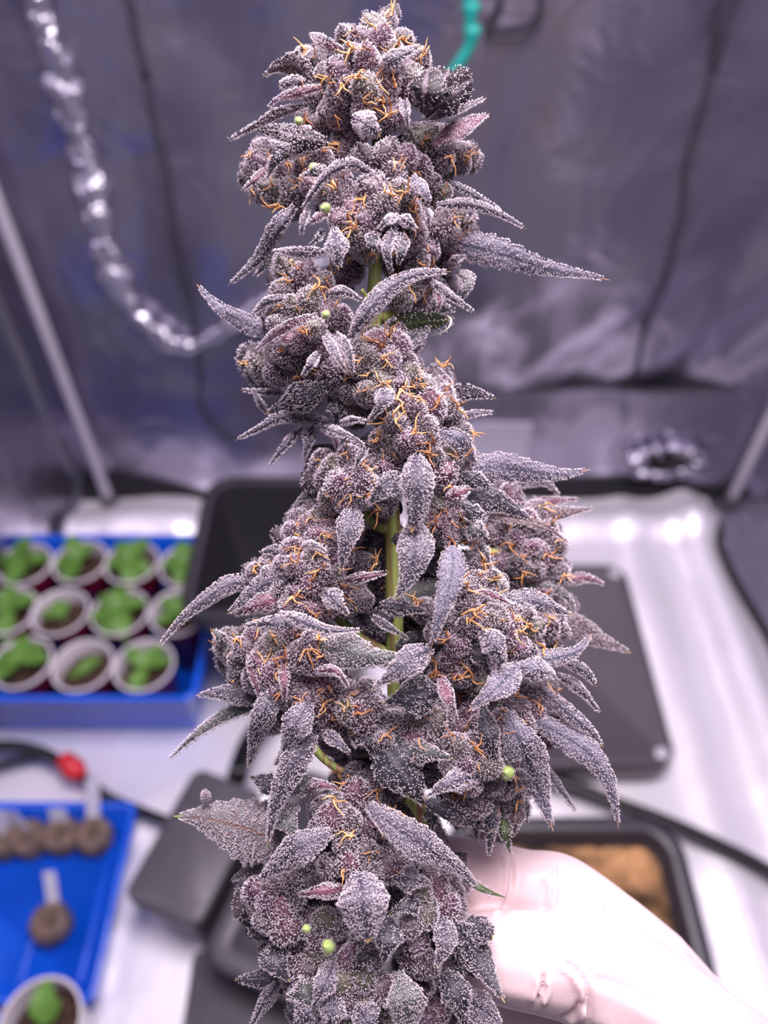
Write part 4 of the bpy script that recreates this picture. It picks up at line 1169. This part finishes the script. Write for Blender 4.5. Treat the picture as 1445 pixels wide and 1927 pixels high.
# calyx table per bud: name, centre, list of (x, y, radius px)
BUDS = [
 ('top', 704, 130, 0, [(705, 56, 24), (727, 46, 20), (716, 80, 26), (680, 80, 24), (757, 78, 20), (649, 70, 20), (575, 110, 20), (598, 116, 22), (645, 144, 32), (632, 116, 20), (690, 112, 24), (738, 104, 24),
   (668, 104, 22), (640, 185, 28), (690, 170, 28), (730, 160, 28), (690, 212, 26), (738, 222, 24), (618, 215, 24), (650, 258, 24), (600, 180, 22), (730, 196, 24), (770, 150, 30), (790, 120, 20), (600, 240, 24), (660, 160, 24), (740, 130, 22), (765, 165, 30), (635, 215, 24), (712, 240, 22), (700, 140, 22), (610, 138, 18), (578, 225, 20)]),
 ('upper', 690, 360, 0, [(793, 271, 34), (727, 294, 28), (703, 361, 32), (754, 364, 24), (687, 418, 32), (858, 415, 32), (827, 366, 24), (822, 427, 34), (721, 388, 28), (786, 318, 26), (519, 357, 30), (495, 305, 26), (474, 326, 18),
   (557, 362, 28), (618, 364, 26), (643, 378, 26), (492, 362, 20), (643, 413, 26), (668, 445, 26), (760, 300, 24), (740, 330, 24), (690, 300, 22), (830, 300, 26), (862, 292, 22), (868, 312, 18), (828, 260, 24), (575, 330, 26), (540, 330, 24),
   (600, 300, 26), (640, 290, 24), (780, 440, 26), (800, 470, 26), (845, 450, 24), (760, 460, 26), (660, 390, 24), (590, 350, 24), (690, 470, 24), (640, 340, 24), (770, 400, 24), (545, 385, 20), (805, 345, 22), (660, 270, 24), (500, 285, 22), (870, 400, 22)]),
 ('left', 560, 620, 0, [(546, 514, 34), (575, 525, 30), (553, 584, 26), (521, 592, 22), (542, 667, 30), (496, 687, 32), (614, 592, 26), (524, 612, 22), (623, 696, 32), (553, 714, 26), (600, 645, 28), (584, 568, 28), (605, 540, 24),
   (640, 600, 24), (575, 690, 28), (520, 700, 26), (585, 745, 24), (640, 730, 24), (560, 640, 24), (590, 620, 24), (520, 660, 24), (655, 650, 22), (640, 680, 24), (480, 680, 18), (530, 550, 22)]),
 ('core', 720, 670, 0, [(709, 648, 28), (745, 652, 28), (682, 652, 24), (743, 628, 22), (703, 696, 28), (732, 680, 26), (768, 712, 28), (741, 724, 26), (672, 690, 22), (690, 740, 24), (660, 740, 22), (720, 720, 24), (765, 685, 22), (690, 670, 24), (665, 770, 24)]),
 ('shade', 775, 520, 8, [(786, 491, 22), (772, 540, 26), (800, 520, 24), (752, 560, 24), (790, 560, 24), (840, 490, 24), (860, 475, 18), (740, 500, 22), (820, 545, 22), (640, 525, 26), (665, 510, 24)]),
 ('middle', 800, 800, 0, [(793, 731, 26), (822, 727, 28), (831, 748, 26), (808, 768, 32), (780, 775, 26), (761, 766, 26), (851, 786, 22), (739, 818, 26), (770, 830, 28), (802, 838, 30), (804, 806, 22), (838, 768, 24), (869, 812, 18), (833, 889, 34),
   (732, 880, 28), (741, 846, 24), (723, 855, 22), (850, 860, 24), (870, 850, 22), (745, 795, 22), (715, 830, 22), (840, 920, 28), (820, 940, 28), (850, 965, 26), (863, 975, 24), (824, 980, 26), (843, 1001, 26), (800, 1005, 24), (870, 900, 24), (815, 860, 22), (715, 905, 24), (735, 925, 22), (725, 950, 22), (775, 800, 22), (880, 1000, 24)]),
 ('inner', 645, 890, 0, [(609, 872, 28), (627, 884, 26), (659, 866, 28), (645, 916, 34), (618, 900, 26), (663, 890, 26), (678, 908, 30), (671, 868, 24), (690, 880, 24), (625, 940, 26), (655, 945, 26), (640, 900, 24), (695, 915, 22), (600, 890, 20), (680, 940, 22)]),
 ('shoulder', 560, 1060, 0, [(566, 978, 22), (554, 1001, 24), (583, 988, 24), (554, 1034, 26), (485, 1081, 22), (508, 1063, 20), (510, 1084, 20), (539, 1063, 24), (585, 1098, 30), (599, 1077, 26), (583, 1143, 30), (549, 1137, 24), (612, 972, 28),
   (593, 1052, 28), (618, 990, 24), (560, 1065, 24), (620, 1020, 26), (640, 1050, 24), (600, 1010, 24), (560, 1115, 24), (625, 1085, 24), (640, 1115, 24), (615, 1140, 24), (660, 1100, 26), (680, 1060, 22), (530, 1110, 22), (650, 1140, 22), (680, 1130, 22), (590, 960, 20)]),
 ('lower left', 540, 1260, 0, [(434, 1213, 32), (463, 1222, 24), (457, 1248, 26), (496, 1248, 30), (547, 1199, 32), (514, 1218, 26), (570, 1236, 30), (574, 1278, 28), (574, 1309, 26), (612, 1294, 30), (506, 1271, 26), (603, 1331, 32), (612, 1360, 28), (642, 1339, 30),
   (660, 1365, 26), (530, 1250, 26), (550, 1270, 26), (480, 1200, 24), (590, 1215, 28), (625, 1240, 26), (480, 1275, 26), (540, 1310, 24), (620, 1390, 26), (650, 1300, 24), (525, 1300, 24), (500, 1225, 22), (450, 1270, 20), (590, 1250, 24), (440, 1235, 20), (515, 1360, 22)]),
 ('centre', 720, 1340, 0, [(683, 1348, 32), (659, 1335, 28), (669, 1315, 24), (776, 1385, 32), (805, 1366, 32), (863, 1373, 34), (799, 1402, 28), (834, 1395, 30), (690, 1300, 24), (700, 1330, 24), (780, 1350, 28), (830, 1350, 26), (740, 1360, 24), (750, 1400, 24), (680, 1380, 24), (640, 1370, 22), (720, 1390, 22)]),
 ('right', 920, 1170, 0, [(905, 1071, 24), (899, 1096, 24), (922, 1094, 24), (934, 1106, 22), (903, 1168, 26), (930, 1166, 28), (957, 1178, 26), (1021, 1178, 32), (916, 1195, 24), (1054, 1187, 18), (947, 1196, 26), (879, 1143, 24), (996, 1182, 26), (820, 1246, 26),
   (834, 1273, 26), (863, 1267, 26), (902, 1290, 26), (880, 1110, 24), (900, 1130, 24), (930, 1135, 24), (960, 1155, 22), (985, 1160, 24), (880, 1180, 24), (860, 1210, 26), (850, 1240, 26), (900, 1230, 26), (880, 1260, 26), (970, 1215, 26), (1000, 1215, 24), (1035, 1205, 22), (840, 1160, 22), (860, 1100, 20), (800, 1150, 24), (820, 1190, 22), (845, 1300, 24), (880, 1310, 24), (920, 1310, 24), (1040, 1165, 22), (950, 1230, 24), (890, 1060, 18)]),
 ('lower right', 900, 1430, 0, [(1000, 1339, 26), (967, 1335, 28), (873, 1432, 28), (916, 1438, 28), (896, 1446, 24), (888, 1506, 34), (964, 1496, 24), (867, 1500, 28), (945, 1477, 26), (890, 1410, 28), (860, 1405, 28), (930, 1400, 26), (940, 1360, 26), (980, 1370, 28), (910, 1370, 28), (880, 1470, 26), (925, 1470, 26), (985, 1470, 24),
   (940, 1510, 28), (905, 1530, 26), (870, 1530, 24), (970, 1520, 24), (1000, 1440, 24), (1010, 1310, 24), (890, 1345, 28), (850, 1440, 24), (965, 1440, 24), (1015, 1370, 22)]),
 ('rear', 985, 1030, 32, [(960, 940, 26), (990, 985, 26), (930, 1010, 26), (975, 1020, 28), (1030, 1050, 26), (1000, 1070, 26), (940, 1060, 28), (970, 1100, 28), (1020, 1110, 26), (910, 1050, 24), (1045, 1025, 22), (1030, 1000, 24), (930, 960, 26), (1000, 1035, 26), (960, 985, 26), (1010, 965, 22), (1045, 1080, 24), (920, 1090, 24), (1000, 1140, 26), (1040, 1140, 24), (950, 915, 20), (975, 1060, 24)]),
 ('deep', 760, 1130, 25, [(700, 1010, 26), (740, 1020, 28), (790, 1030, 28), (830, 1060, 28), (700, 1060, 28), (745, 1070, 28), (800, 1090, 30), (840, 1110, 28), (690, 1110, 28), (735, 1120, 30), (785, 1140, 30), (830, 1160, 28), (700, 1170, 28), (745, 1180, 30), (790, 1200, 30), (720, 1225, 28), (770, 1250, 28), (820, 1220, 28), (690, 1400, 28), (740, 1420, 28), (800, 1450, 28), (850, 1450, 28), (650, 1420, 24)]),
 ('base', 660, 1600, 0, [(672, 1458, 24), (670, 1493, 30), (703, 1464, 24), (734, 1485, 22), (626, 1538, 30), (607, 1520, 22), (657, 1623, 28), (730, 1632, 30), (651, 1588, 24), (688, 1603, 24), (705, 1493, 26), (641, 1516, 24), (754, 1526, 22), (610, 1596, 22), (686, 1561, 26), (645, 1470, 22), (715, 1520, 24), (660, 1545, 24), (735, 1560, 24), (640, 1560, 22),
   (600, 1560, 20), (710, 1580, 24), (770, 1570, 24), (770, 1620, 24), (620, 1630, 24), (700, 1640, 24), (790, 1590, 20), (580, 1620, 22), (740, 1600, 24), (630, 1660, 24), (770, 1540, 20)]),
 ('base left', 540, 1730, 0, [(488, 1679, 30), (533, 1712, 30), (506, 1700, 26), (517, 1669, 26), (556, 1687, 24), (537, 1747, 30), (585, 1737, 28), (614, 1735, 26), (564, 1766, 28), (643, 1782, 26), (576, 1826, 30), (610, 1700, 24), (550, 1655, 24), (590, 1660, 24), (520, 1640, 22), (600, 1765, 26), (500, 1730, 24), (530, 1790, 26), (600, 1800, 28), (560, 1800, 26), (480, 1655, 18), (580, 1710, 24), (640, 1740, 24), (630, 1810, 24), (485, 1705, 20)]),
 ('base right', 780, 1740, 0, [(836, 1659, 30), (820, 1676, 28), (843, 1639, 24), (836, 1703, 28), (778, 1796, 30), (770, 1742, 24), (865, 1829, 24), (787, 1853, 32), (816, 1874, 28), (810, 1640, 24), (850, 1680, 22), (790, 1680, 26), (760, 1690, 24), (740, 1680, 22), (800, 1720, 26), (780, 1770, 26), (800, 1815, 26), (820, 1900, 28), (850, 1780, 24), (850, 1850, 24), (760, 1820, 24), (740, 1900, 28), (860, 1710, 20), (845, 1740, 24), (800, 1920, 28)]),
 ('base low', 660, 1850, 0, [(688, 1873, 30), (682, 1836, 30), (643, 1844, 28), (660, 1800, 26), (700, 1800, 26), (650, 1880, 28), (620, 1840, 26), (710, 1860, 26), (700, 1910, 30), (620, 1890, 28), (590, 1900, 28), (570, 1870, 26), (660, 1920, 28), (550, 1840, 24), (720, 1770, 24), (680, 1770, 24)]),
]

GREEN = [(954, 1454, 15), (618, 1782, 13), (613, 392, 10), (590, 316, 9), (562, 228, 8), (613, 592, 8), (577, 1748, 8)]


# ---- calyx shapes, reused by every copy
def calyx_body(seed, segs=14):
    q = np.random.default_rng(seed)
    zs = np.array([-0.95, -0.8, -0.5, -0.1, 0.3, 0.62, 0.9, 1.12, 1.28])
    rs = np.array([0.12, 0.55, 0.88, 1.0, 0.92, 0.72, 0.46, 0.24, 0.06]) * q.uniform(0.94, 1.06, 9)
    flat = q.uniform(0.78, 1.0)
    lean = q.normal(size=2) * 0.12
    V = []
    for z, r in zip(zs, rs):
        for k in range(segs):
            a = 2 * math.pi * k / segs
            rr = r * (1 + 0.06 * math.cos(a * 3 + seed) + 0.03 * q.normal())
            V.append((rr * math.cos(a) + lean[0] * z * z, rr * math.sin(a) * flat + lean[1] * z * z, z))
    n = len(zs)
    Q = np.array([(i * segs + k, i * segs + (k + 1) % segs, (i + 1) * segs + (k + 1) % segs, (i + 1) * segs + k) for i in range(n - 1) for k in range(segs)])
    return np.array(V), Q


UNIT = 25 * FOCUS / FPX          # one calyx radius, metres
CAL = []
for sd in range(12):
    V, Q = calyx_body(sd)
    T = np.concatenate([Q[:, [0, 1, 2]], Q[:, [0, 2, 3]]])
    cen = V[T].mean(axis=1)
    b, nr, _ = scatter(V, T, 66.0, np.clip((cen[:, 2] + 1.0) / 0.5, 0.2, 1))
    d = norm(nr + rng.normal(size=b.shape) * 0.40)
    hv, hq, ht = hairs(b, d, HL / UNIT * rng.uniform(0.6, 1.2, len(b)), HR0 / UNIT, HR1 / UNIT)
    CAL.append((V, Q, hv, hq, ht, mesh('calyx', np.vstack([V, hv]), (np.concatenate([Q, hq + len(V)]), ht + len(V)), [M['calyx'], M['hair']],
                np.concatenate([np.zeros(len(Q)), np.ones(len(hq) + len(ht))]))))
V0, Q0, hv0, hq0, ht0, _ = CAL[0]
ng = len(hv0) // 4 // 3
GCAL = mesh('green_calyx', np.vstack([V0, hv0[:ng * 4]]), (Q0, ht0[:ng * 4] + len(V0)), [M['green_calyx'], M['hair']], np.concatenate([np.zeros(len(Q0)), np.ones(ng * 4)]))

PIS = []
for sd in range(14):
    q = np.random.default_rng(100 + sd)
    parts = []
    for k in range(3 if sd % 3 else 5):
        d = norm(np.array([q.normal() * 0.7, q.normal() * 0.7, 1.0]))
        p = q.normal(size=3) * 0.12; pts = [p]
        bend = q.normal(size=3) * 0.55
        for j in range(7):
            d = norm(d + bend * 0.55 + q.normal(size=3) * 0.30)
            p = p + d * q.uniform(0.17, 0.30)
            pts.append(p)
        parts.append(tube(pts, [0.075, 0.09, 0.075, 0.055, 0.02], 16, 5))
    V, F = join(parts)
    PIS.append(mesh('pistil', V, F, [M['pistil']]))


def frame_to(d, spin):
    d = norm(np.asarray(d, float))
    r = np.array([0, 0, 1.0]) if abs(d[2]) < 0.9 else np.array([1.0, 0, 0])
    a = norm(np.cross(r, d)); b = np.cross(d, a)
    a2 = a * math.cos(spin) + b * math.sin(spin); b2 = np.cross(d, a2)
    return np.stack([a2, b2, d], 1)


VOID = [(655, 285, 30), (668, 528, 38), (730, 505, 34), (700, 560, 30), (645, 800, 26), (700, 1020, 42), (690, 1180, 36), (585, 1700, 42), (748, 1692, 26),
        (560, 1782, 30), (700, 1905, 30), (600, 450, 26), (590, 690, 20), (905, 1330, 26), (930, 1250, 22), (700, 1570, 18), (600, 1600, 22), (755, 1800, 24), (850, 1310, 20), (650, 1090, 26),
        (800, 1880, 26), (770, 910, 20), (690, 860, 16), (530, 640, 14), (720, 250, 16), (790, 300, 14), (640, 1400, 30), (550, 1180, 20), (560, 1290, 16)]


def hollow(x, y):
    return sum(11.0 * math.exp(-((x - a) ** 2 + (y - b) ** 2) / (r * r)) for a, b, r in VOID)


# ---- stem and branches
stem_px = [(710, 95, 15), (709, 250, 16), (706, 480, 16), (704, 600, 17), (722, 800, 17), (738, 1000, 16), (744, 1240, 16), (752, 1440, 17), (768, 1540, 17), (776, 1700, 17), (774, 1880, 17), (770, 2030, 17)]
stem_pts = [P(*p) for p in stem_px]
V, F = tube([rel(p) for p in stem_pts], [0.0009, 0.0013, 0.0016, 0.0018, 0.0021, 0.0022, 0.0023, 0.0024, 0.0026, 0.0030, 0.0030], 90, 14, noise=0.02)
obj('stem', mesh('stem', V, F, [M['stem']]), plant)

# choose which calyxes stand alone as pieces: the largest in view
front = []
for bi, (nm, bx, by, add, cl) in enumerate(BUDS):
    for (x, y, r) in cl:
        front.append((bi, x, y, r))
order = sorted(range(len(front)), key=lambda i: -front[i][3])
keep = set(order[:298])
extra = {bi: [] for bi in range(len(BUDS))}
bud_obj = []
bud_V = []
Ci = 0
n_pis = 0
jobs = []
for i, (bi, x, y, r) in enumerate(front):
    nm, bx, by, add, cl = BUDS[bi]
    dz = surf(x, y) * (add < 20) + add + rnd.uniform(-1.6, 1.6) + hollow(x, y) + min(8.0, 5.0 * (math.hypot(x - bx, y - by) / 100) ** 2)
    pos = P(x, y, dz)
    ra = np.array([(x - bx), -(y - by)]) / 110.0
    tocam = norm(CAM - pos)
    d = norm(RGT * (0.75 * ra[0] + rnd.gauss(0, .25)) + UPV * (0.45 + 0.55 * ra[1] + rnd.gauss(0, .25)) + tocam * (0.85 + rnd.gauss(0, .2)))
    sc = r / 25.0 * UNIT * (FOCUS + dz / 1000) / FOCUS
    R = frame_to(d, rnd.uniform(0, 6.28))
    jobs.append((i, bi, pos, R, sc, d, tocam))
    # fillers behind, joined into the bud itself
    for k in range(3):
        xx, yy = x + rnd.gauss(0, .42) * r, y + rnd.gauss(0, .42) * r
        extra[bi].append((P(xx, yy, dz + rnd.uniform(4.0, 8.5) + k * 2.4), frame_to(d + rng.normal(size=3) * 0.5, rnd.uniform(0, 6.28)), sc * rnd.uniform(0.85, 1.1), 0.34 if k < 2 else 0.02))

for bi, (nm, bx, by, add, cl) in enumerate(BUDS):
    cen = P(bx, by, (add + 6 if add > 20 else surf(bx, by) + 8 + add))
    Vs, Qs, Ts, fm, off = [], [], [], [], 0
    todo = list(extra[bi])
    for (i, b2, pos, R, sc, d, tc) in jobs:
        if b2 == bi and i not in keep:
            todo.append((pos, R, sc, 1.0))
    for pos, R, sc, frac in todo:
        V, Q, hv, hq, ht, _ = CAL[rnd.randrange(len(CAL))]
        nh = int(len(hv) // 4 * frac)
        w = (np.vstack([V, hv[:nh * 4]]) * sc) @ R.T + pos - cen
        Vs.append(w); Qs.append(Q + off); Ts.append(ht[:nh * 4] + off + len(V))
        off += len(w)
    nQ = sum(len(q) for q in Qs)
    quads = np.concatenate(Qs); tris = np.concatenate(Ts)
    fm = np.concatenate([np.zeros(nQ), np.ones(len(quads) - nQ + len(tris))])
    bo = obj('bud', mesh('bud', np.vstack(Vs), (quads, tris), [M['budbody'], M['hair']], fm), plant, tuple(rel(cen)))
    bud_obj.append((bo, cen))
    # side branch from the stem to the bud
    if nm not in ('top', 'upper', 'deep'):
        k = min(range(len(stem_px)), key=lambda j: abs(stem_px[j][1] - (by + 90)))
        a = stem_pts[k]
        V, F = tube([rel(a), rel(a * 0.5 + cen * 0.5 - UPV * 0.004), rel(cen)], [0.0016, 0.0011], 12, 8)
        obj('branch', mesh('branch', V, F, [M['stem']]), plant)


def place(name, me, bo, cen, pos, R, sc):
    o = bpy.data.objects.new(name, me)
    COL.objects.link(o)
    o.parent = bo
    m = Matrix([[*(R[k] * sc), (pos - cen)[k]] for k in range(3)] + [[0, 0, 0, 1]])
    o.matrix_basis = m
    return o


for (i, bi, pos, R, sc, d, tc) in jobs:
    bo, cen = bud_obj[bi]
    if i in keep:
        place('calyx', CAL[rnd.randrange(len(CAL))][5], bo, cen, pos, R, sc)
    if n_pis < 299 and rnd.random() < (0.8 if i in keep else 0.55):
        n_pis += 1
        sd = rnd.choice((-1, 1))
        pp = pos + sc * (d * 0.75 + tc * 0.30 + (RGT * rnd.gauss(0, .3) + UPV * rnd.gauss(0, .3)))
        dd = norm(d * 0.5 + tc * 0.35 + RGT * rnd.gauss(0, .6) + UPV * rnd.gauss(0, .6))
        place('pistil', PIS[rnd.randrange(len(PIS))], bo, cen, pp, frame_to(dd, rnd.uniform(0, 6.28)), UNIT * rnd.uniform(0.65, 1.05))
for x, y, r in GREEN:
    bi = min(range(len(BUDS)), key=lambda k: (BUDS[k][1] - x) ** 2 + (BUDS[k][2] - y) ** 2)
    bo, cen = bud_obj[bi]
    dz = surf(x, y) - 4.5
    pos = P(x, y, dz)
    o = place('calyx', GCAL, bo, cen, pos, frame_to(norm(CAM - pos) + RGT * rnd.gauss(0, .5), 1.0), UNIT * r / 25)
    if r >= 15:
        o['label'] = 'bright fresh green calyx'

LEAF_LABEL = {'l': 'lilac', 'k': 'blackish ribbed', 'g': 'green', 's': 'broad serrated', 'w': 'pale rim'}
for sp in LEAVES:
    nm = 'fan_leaf' if sp[5] in 'ks' else 'sugar_leaf'
    o = obj(nm, leaf_mesh(sp), plant)
    if sp[5] in 'ks':
        o['label'] = 'broad serrated leaf with red-brown midrib' if sp[5] == 's' else 'blackish leaf blade with pale ribs'
    if sp[5] == 'w':
        o.name = 'curled_leaf_edge'
# knob on the rim of the broad serrated leaf
p = P(387, 1498, surf(387, 1498) - 0.5)
V, Q, hv, hq, ht, me = CAL[3]
o = bpy.data.objects.new('leaf_knob', me); COL.objects.link(o); o.parent = plant
o.matrix_basis = Matrix([[*(frame_to(norm(CAM - p), 0.3)[k] * UNIT * 0.46), rel(p)[k]] for k in range(3)] + [[0, 0, 0, 1]])
# bare green leaf stalks
for pts, wd in (([(586, 1402), (612, 1430), (645, 1452)], 0.0011), ([(700, 590), (690, 560), (680, 545)], 0.0006), ([(770, 1500), (790, 1530), (800, 1570)], 0.0018)):
    w = [P(x, y, surf(x, y) + 2.0) for x, y in pts]
    V, F = tube([rel(q) for q in w], [wd, wd * 0.8], 14, 8)
    obj('petiole', mesh('petiole', V, F, [M['stem']]), plant)

# ================================================================== THE GLOVED HAND
def chain(js, step=0.22):
    """closely spaced spheres along joints (px, py, dz, radius mm)"""
    out = []
    BACK = 13.0          # the hand lies behind the leaves that cross it
    pts = np.array([P(x, y, z + BACK) for x, y, z, r in js]); rs = np.array([r * (1 + BACK / 1000 / FOCUS) for *_, r in js]) / 1000
    n = max(12, int(sum(np.linalg.norm(pts[i + 1] - pts[i]) for i in range(len(pts) - 1)) / (rs.min() * step)))
    c = catmull(pts, n)
    seg = np.concatenate([[0], np.cumsum(np.linalg.norm(np.diff(pts, axis=0), axis=1))]); seg /= seg[-1]
    r = np.interp(np.linspace(0, 1, n), seg, rs)
    return [(c[i], r[i]) for i in range(n)]


balls = []
INDEX = [(1215, 1838, 34, 15), (1130, 1752, 29, 12.6), (1052, 1690, 27, 11.4), (985, 1674, 27, 10.3), (930, 1658, 26, 10.0), (845, 1638, 22, 9.0), (806, 1632, 19, 7.6)]
THUMB = [(1400, 2090, 24, 24), (1290, 1985, 14, 20.0), (1180, 1872, 8, 15.0), (1100, 1830, 6, 12.2), (1030, 1812, 4, 11.6), (960, 1802, 5, 11.0), (895, 1796, 9, 9.8), (838, 1797, 10, 8.4)]
MIDDLE = [(1230, 1925, 46, 15), (1140, 1862, 46, 12.0), (1060, 1810, 43, 11.0), (980, 1790, 40, 10.2), (900, 1762, 36, 9.6), (830, 1745, 32, 8.2)]
RING = [(1245, 2010, 58, 14.5), (1160, 1962, 60, 11.6), (1070, 1915, 57, 10.6), (980, 1890, 52, 9.8), (900, 1862, 46, 9.2), (835, 1850, 41, 7.8)]
LITTLE = [(1260, 2090, 68, 13), (1180, 2060, 70, 10.0), (1095, 2015, 66, 9.0), (1010, 1985, 60, 8.4), (930, 1962, 54, 7.8), (870, 1950, 49, 6.6)]
for ch in (INDEX, THUMB, MIDDLE, RING, LITTLE):
    balls += chain(ch)
# back and palm: bands joining the knuckles to the wrist
WR = (1405, 2120, 36, 22)
for k in (INDEX[0], MIDDLE[0], RING[0], LITTLE[0], (1180, 1860, 20, 15), (1230, 1900, 24, 17)):
    balls += chain([k, tuple((a + b) / 2 for a, b in zip(k, WR)), WR])
balls += chain([(1290, 1985, 14, 20), (1280, 1960, 30, 18), (1270, 2000, 50, 16)])
balls += chain([WR, (1500, 2260, 40, 26), (1620, 2420, 46, 30), (1760, 2600, 52, 32)])

bm = bmesh.new()
for c, r in balls:
    bmesh.ops.create_icosphere(bm, subdivisions=2, radius=r, matrix=Matrix.Translation(Vector(c)))
raw = bpy.data.meshes.new('raw')
bm.to_mesh(raw); bm.free()
tmp = bpy.data.objects.new('gloved_hand', raw)
COL.objects.link(tmp)
rm = tmp.modifiers.new('r', 'REMESH'); rm.mode = 'VOXEL'; rm.voxel_size = 0.0008; rm.use_smooth_shade = True
sm = tmp.modifiers.new('s', 'SMOOTH'); sm.factor = 0.5; sm.iterations = 26
dg = bpy.context.evaluated_depsgraph_get()
me = bpy.data.meshes.new_from_object(tmp.evaluated_get(dg))
bpy.data.objects.remove(tmp)
co = np.empty(len(me.vertices) * 3, dtype=np.float32); me.vertices.foreach_get('co', co); co = co.reshape(-1, 3).astype(float)
no = np.empty(len(me.vertices) * 3, dtype=np.float32); me.vertex_normals.foreach_get('vector', no); no = no.reshape(-1, 3).astype(float)
CR = [  # folds of the glove: polyline on the skin, width px, depth mm, z range
    ([(950, 1598), (963, 1630), (962, 1665), (950, 1700), (940, 1720)], 7, -1.1), ([(944, 1600), (954, 1640), (950, 1690), (930, 1722)], 7, 0.7),
    ([(1020, 1650), (1024, 1690), (1022, 1720)], 5, -0.6), ([(1050, 1625), (1056, 1670), (1046, 1720)], 6, -0.8), ([(1045, 1630), (1048, 1670), (1038, 1718)], 6, 0.5),
    ([(1132, 1690), (1128, 1710), (1118, 1730)], 5, 0.6),
    ([(1022, 1832), (1020, 1862), (1008, 1892)], 6, -1.1), ([(1012, 1834), (1009, 1862), (1000, 1888)], 6, 0.8), ([(1030, 1840), (1030, 1866), (1020, 1892)], 6, 0.7),
    ([(1052, 1806), (1085, 1828), (1106, 1868), (1108, 1930)], 7, -1.2), ([(1046, 1812), (1076, 1834), (1096, 1872), (1097, 1930)], 9, 0.9),
    ([(1095, 1880), (1080, 1905), (1052, 1922)], 6, -0.8), ([(1100, 1890), (1086, 1914), (1062, 1930)], 6, 0.6),
    ([(1030, 1756), (1060, 1752), (1095, 1758)], 8, 0.35), ([(1110, 1840), (1180, 1862), (1240, 1900)], 14, -0.5),
]
rc = co - CAM
dep = rc @ FWD
sx = CX + FPX * (rc @ RGT) / dep; sy = CY - FPX * (rc @ UPV) / dep
facing = np.clip(np.sum(no * norm(CAM - co), axis=1) * 3, 0, 1)
disp = np.zeros(len(co))
for pl, wd, am in CR:
    p = catmull([(a, b, 0) for a, b in pl], 24)[:, :2]
    dd = np.full(len(co), 1e9); tpos = np.zeros(len(co))
    for i in range(len(p) - 1):
        a, b = p[i], p[i + 1]; ab = b - a
        u = np.clip(((sx - a[0]) * ab[0] + (sy - a[1]) * ab[1]) / (ab @ ab), 0, 1)
        q = np.hypot(sx - a[0] - u * ab[0], sy - a[1] - u * ab[1])
        f = q < dd; dd[f] = q[f]; tpos[f] = ((i + u) / (len(p) - 1))[f]
    fade = np.clip(np.minimum(tpos, 1 - tpos) * 5 + 0.25, 0, 1)
    front_only = np.where((sy < 1722) & (np.array(pl)[:, 1].max() > 1730), 0, 1)
    disp += 1.5 * am / 1000 * np.exp(-(dd / (wd * 0.85)) ** 2) * fade * front_only * (dep < FOCUS + 0.045)
co = co + no * (disp * facing)[:, None]
me.vertices.foreach_set('co', co.astype(np.float32).ravel())
base_pt = P(1405, 2120, 36)
co2 = co - base_pt
me.vertices.foreach_set('co', co2.astype(np.float32).ravel())
me.materials.clear(); me.materials.append(M['glove'])
me.polygons.foreach_set('material_index', np.zeros(len(me.polygons), dtype=np.int32))
me.polygons.foreach_set('use_smooth', np.ones(len(me.polygons), dtype=bool))
me.update()
me.name = 'gloved_hand'
obj('gloved_hand', me, None, tuple(base_pt), 'person\'s hand in a tight pale latex glove gripping the plant stalk from the right', 'hand')
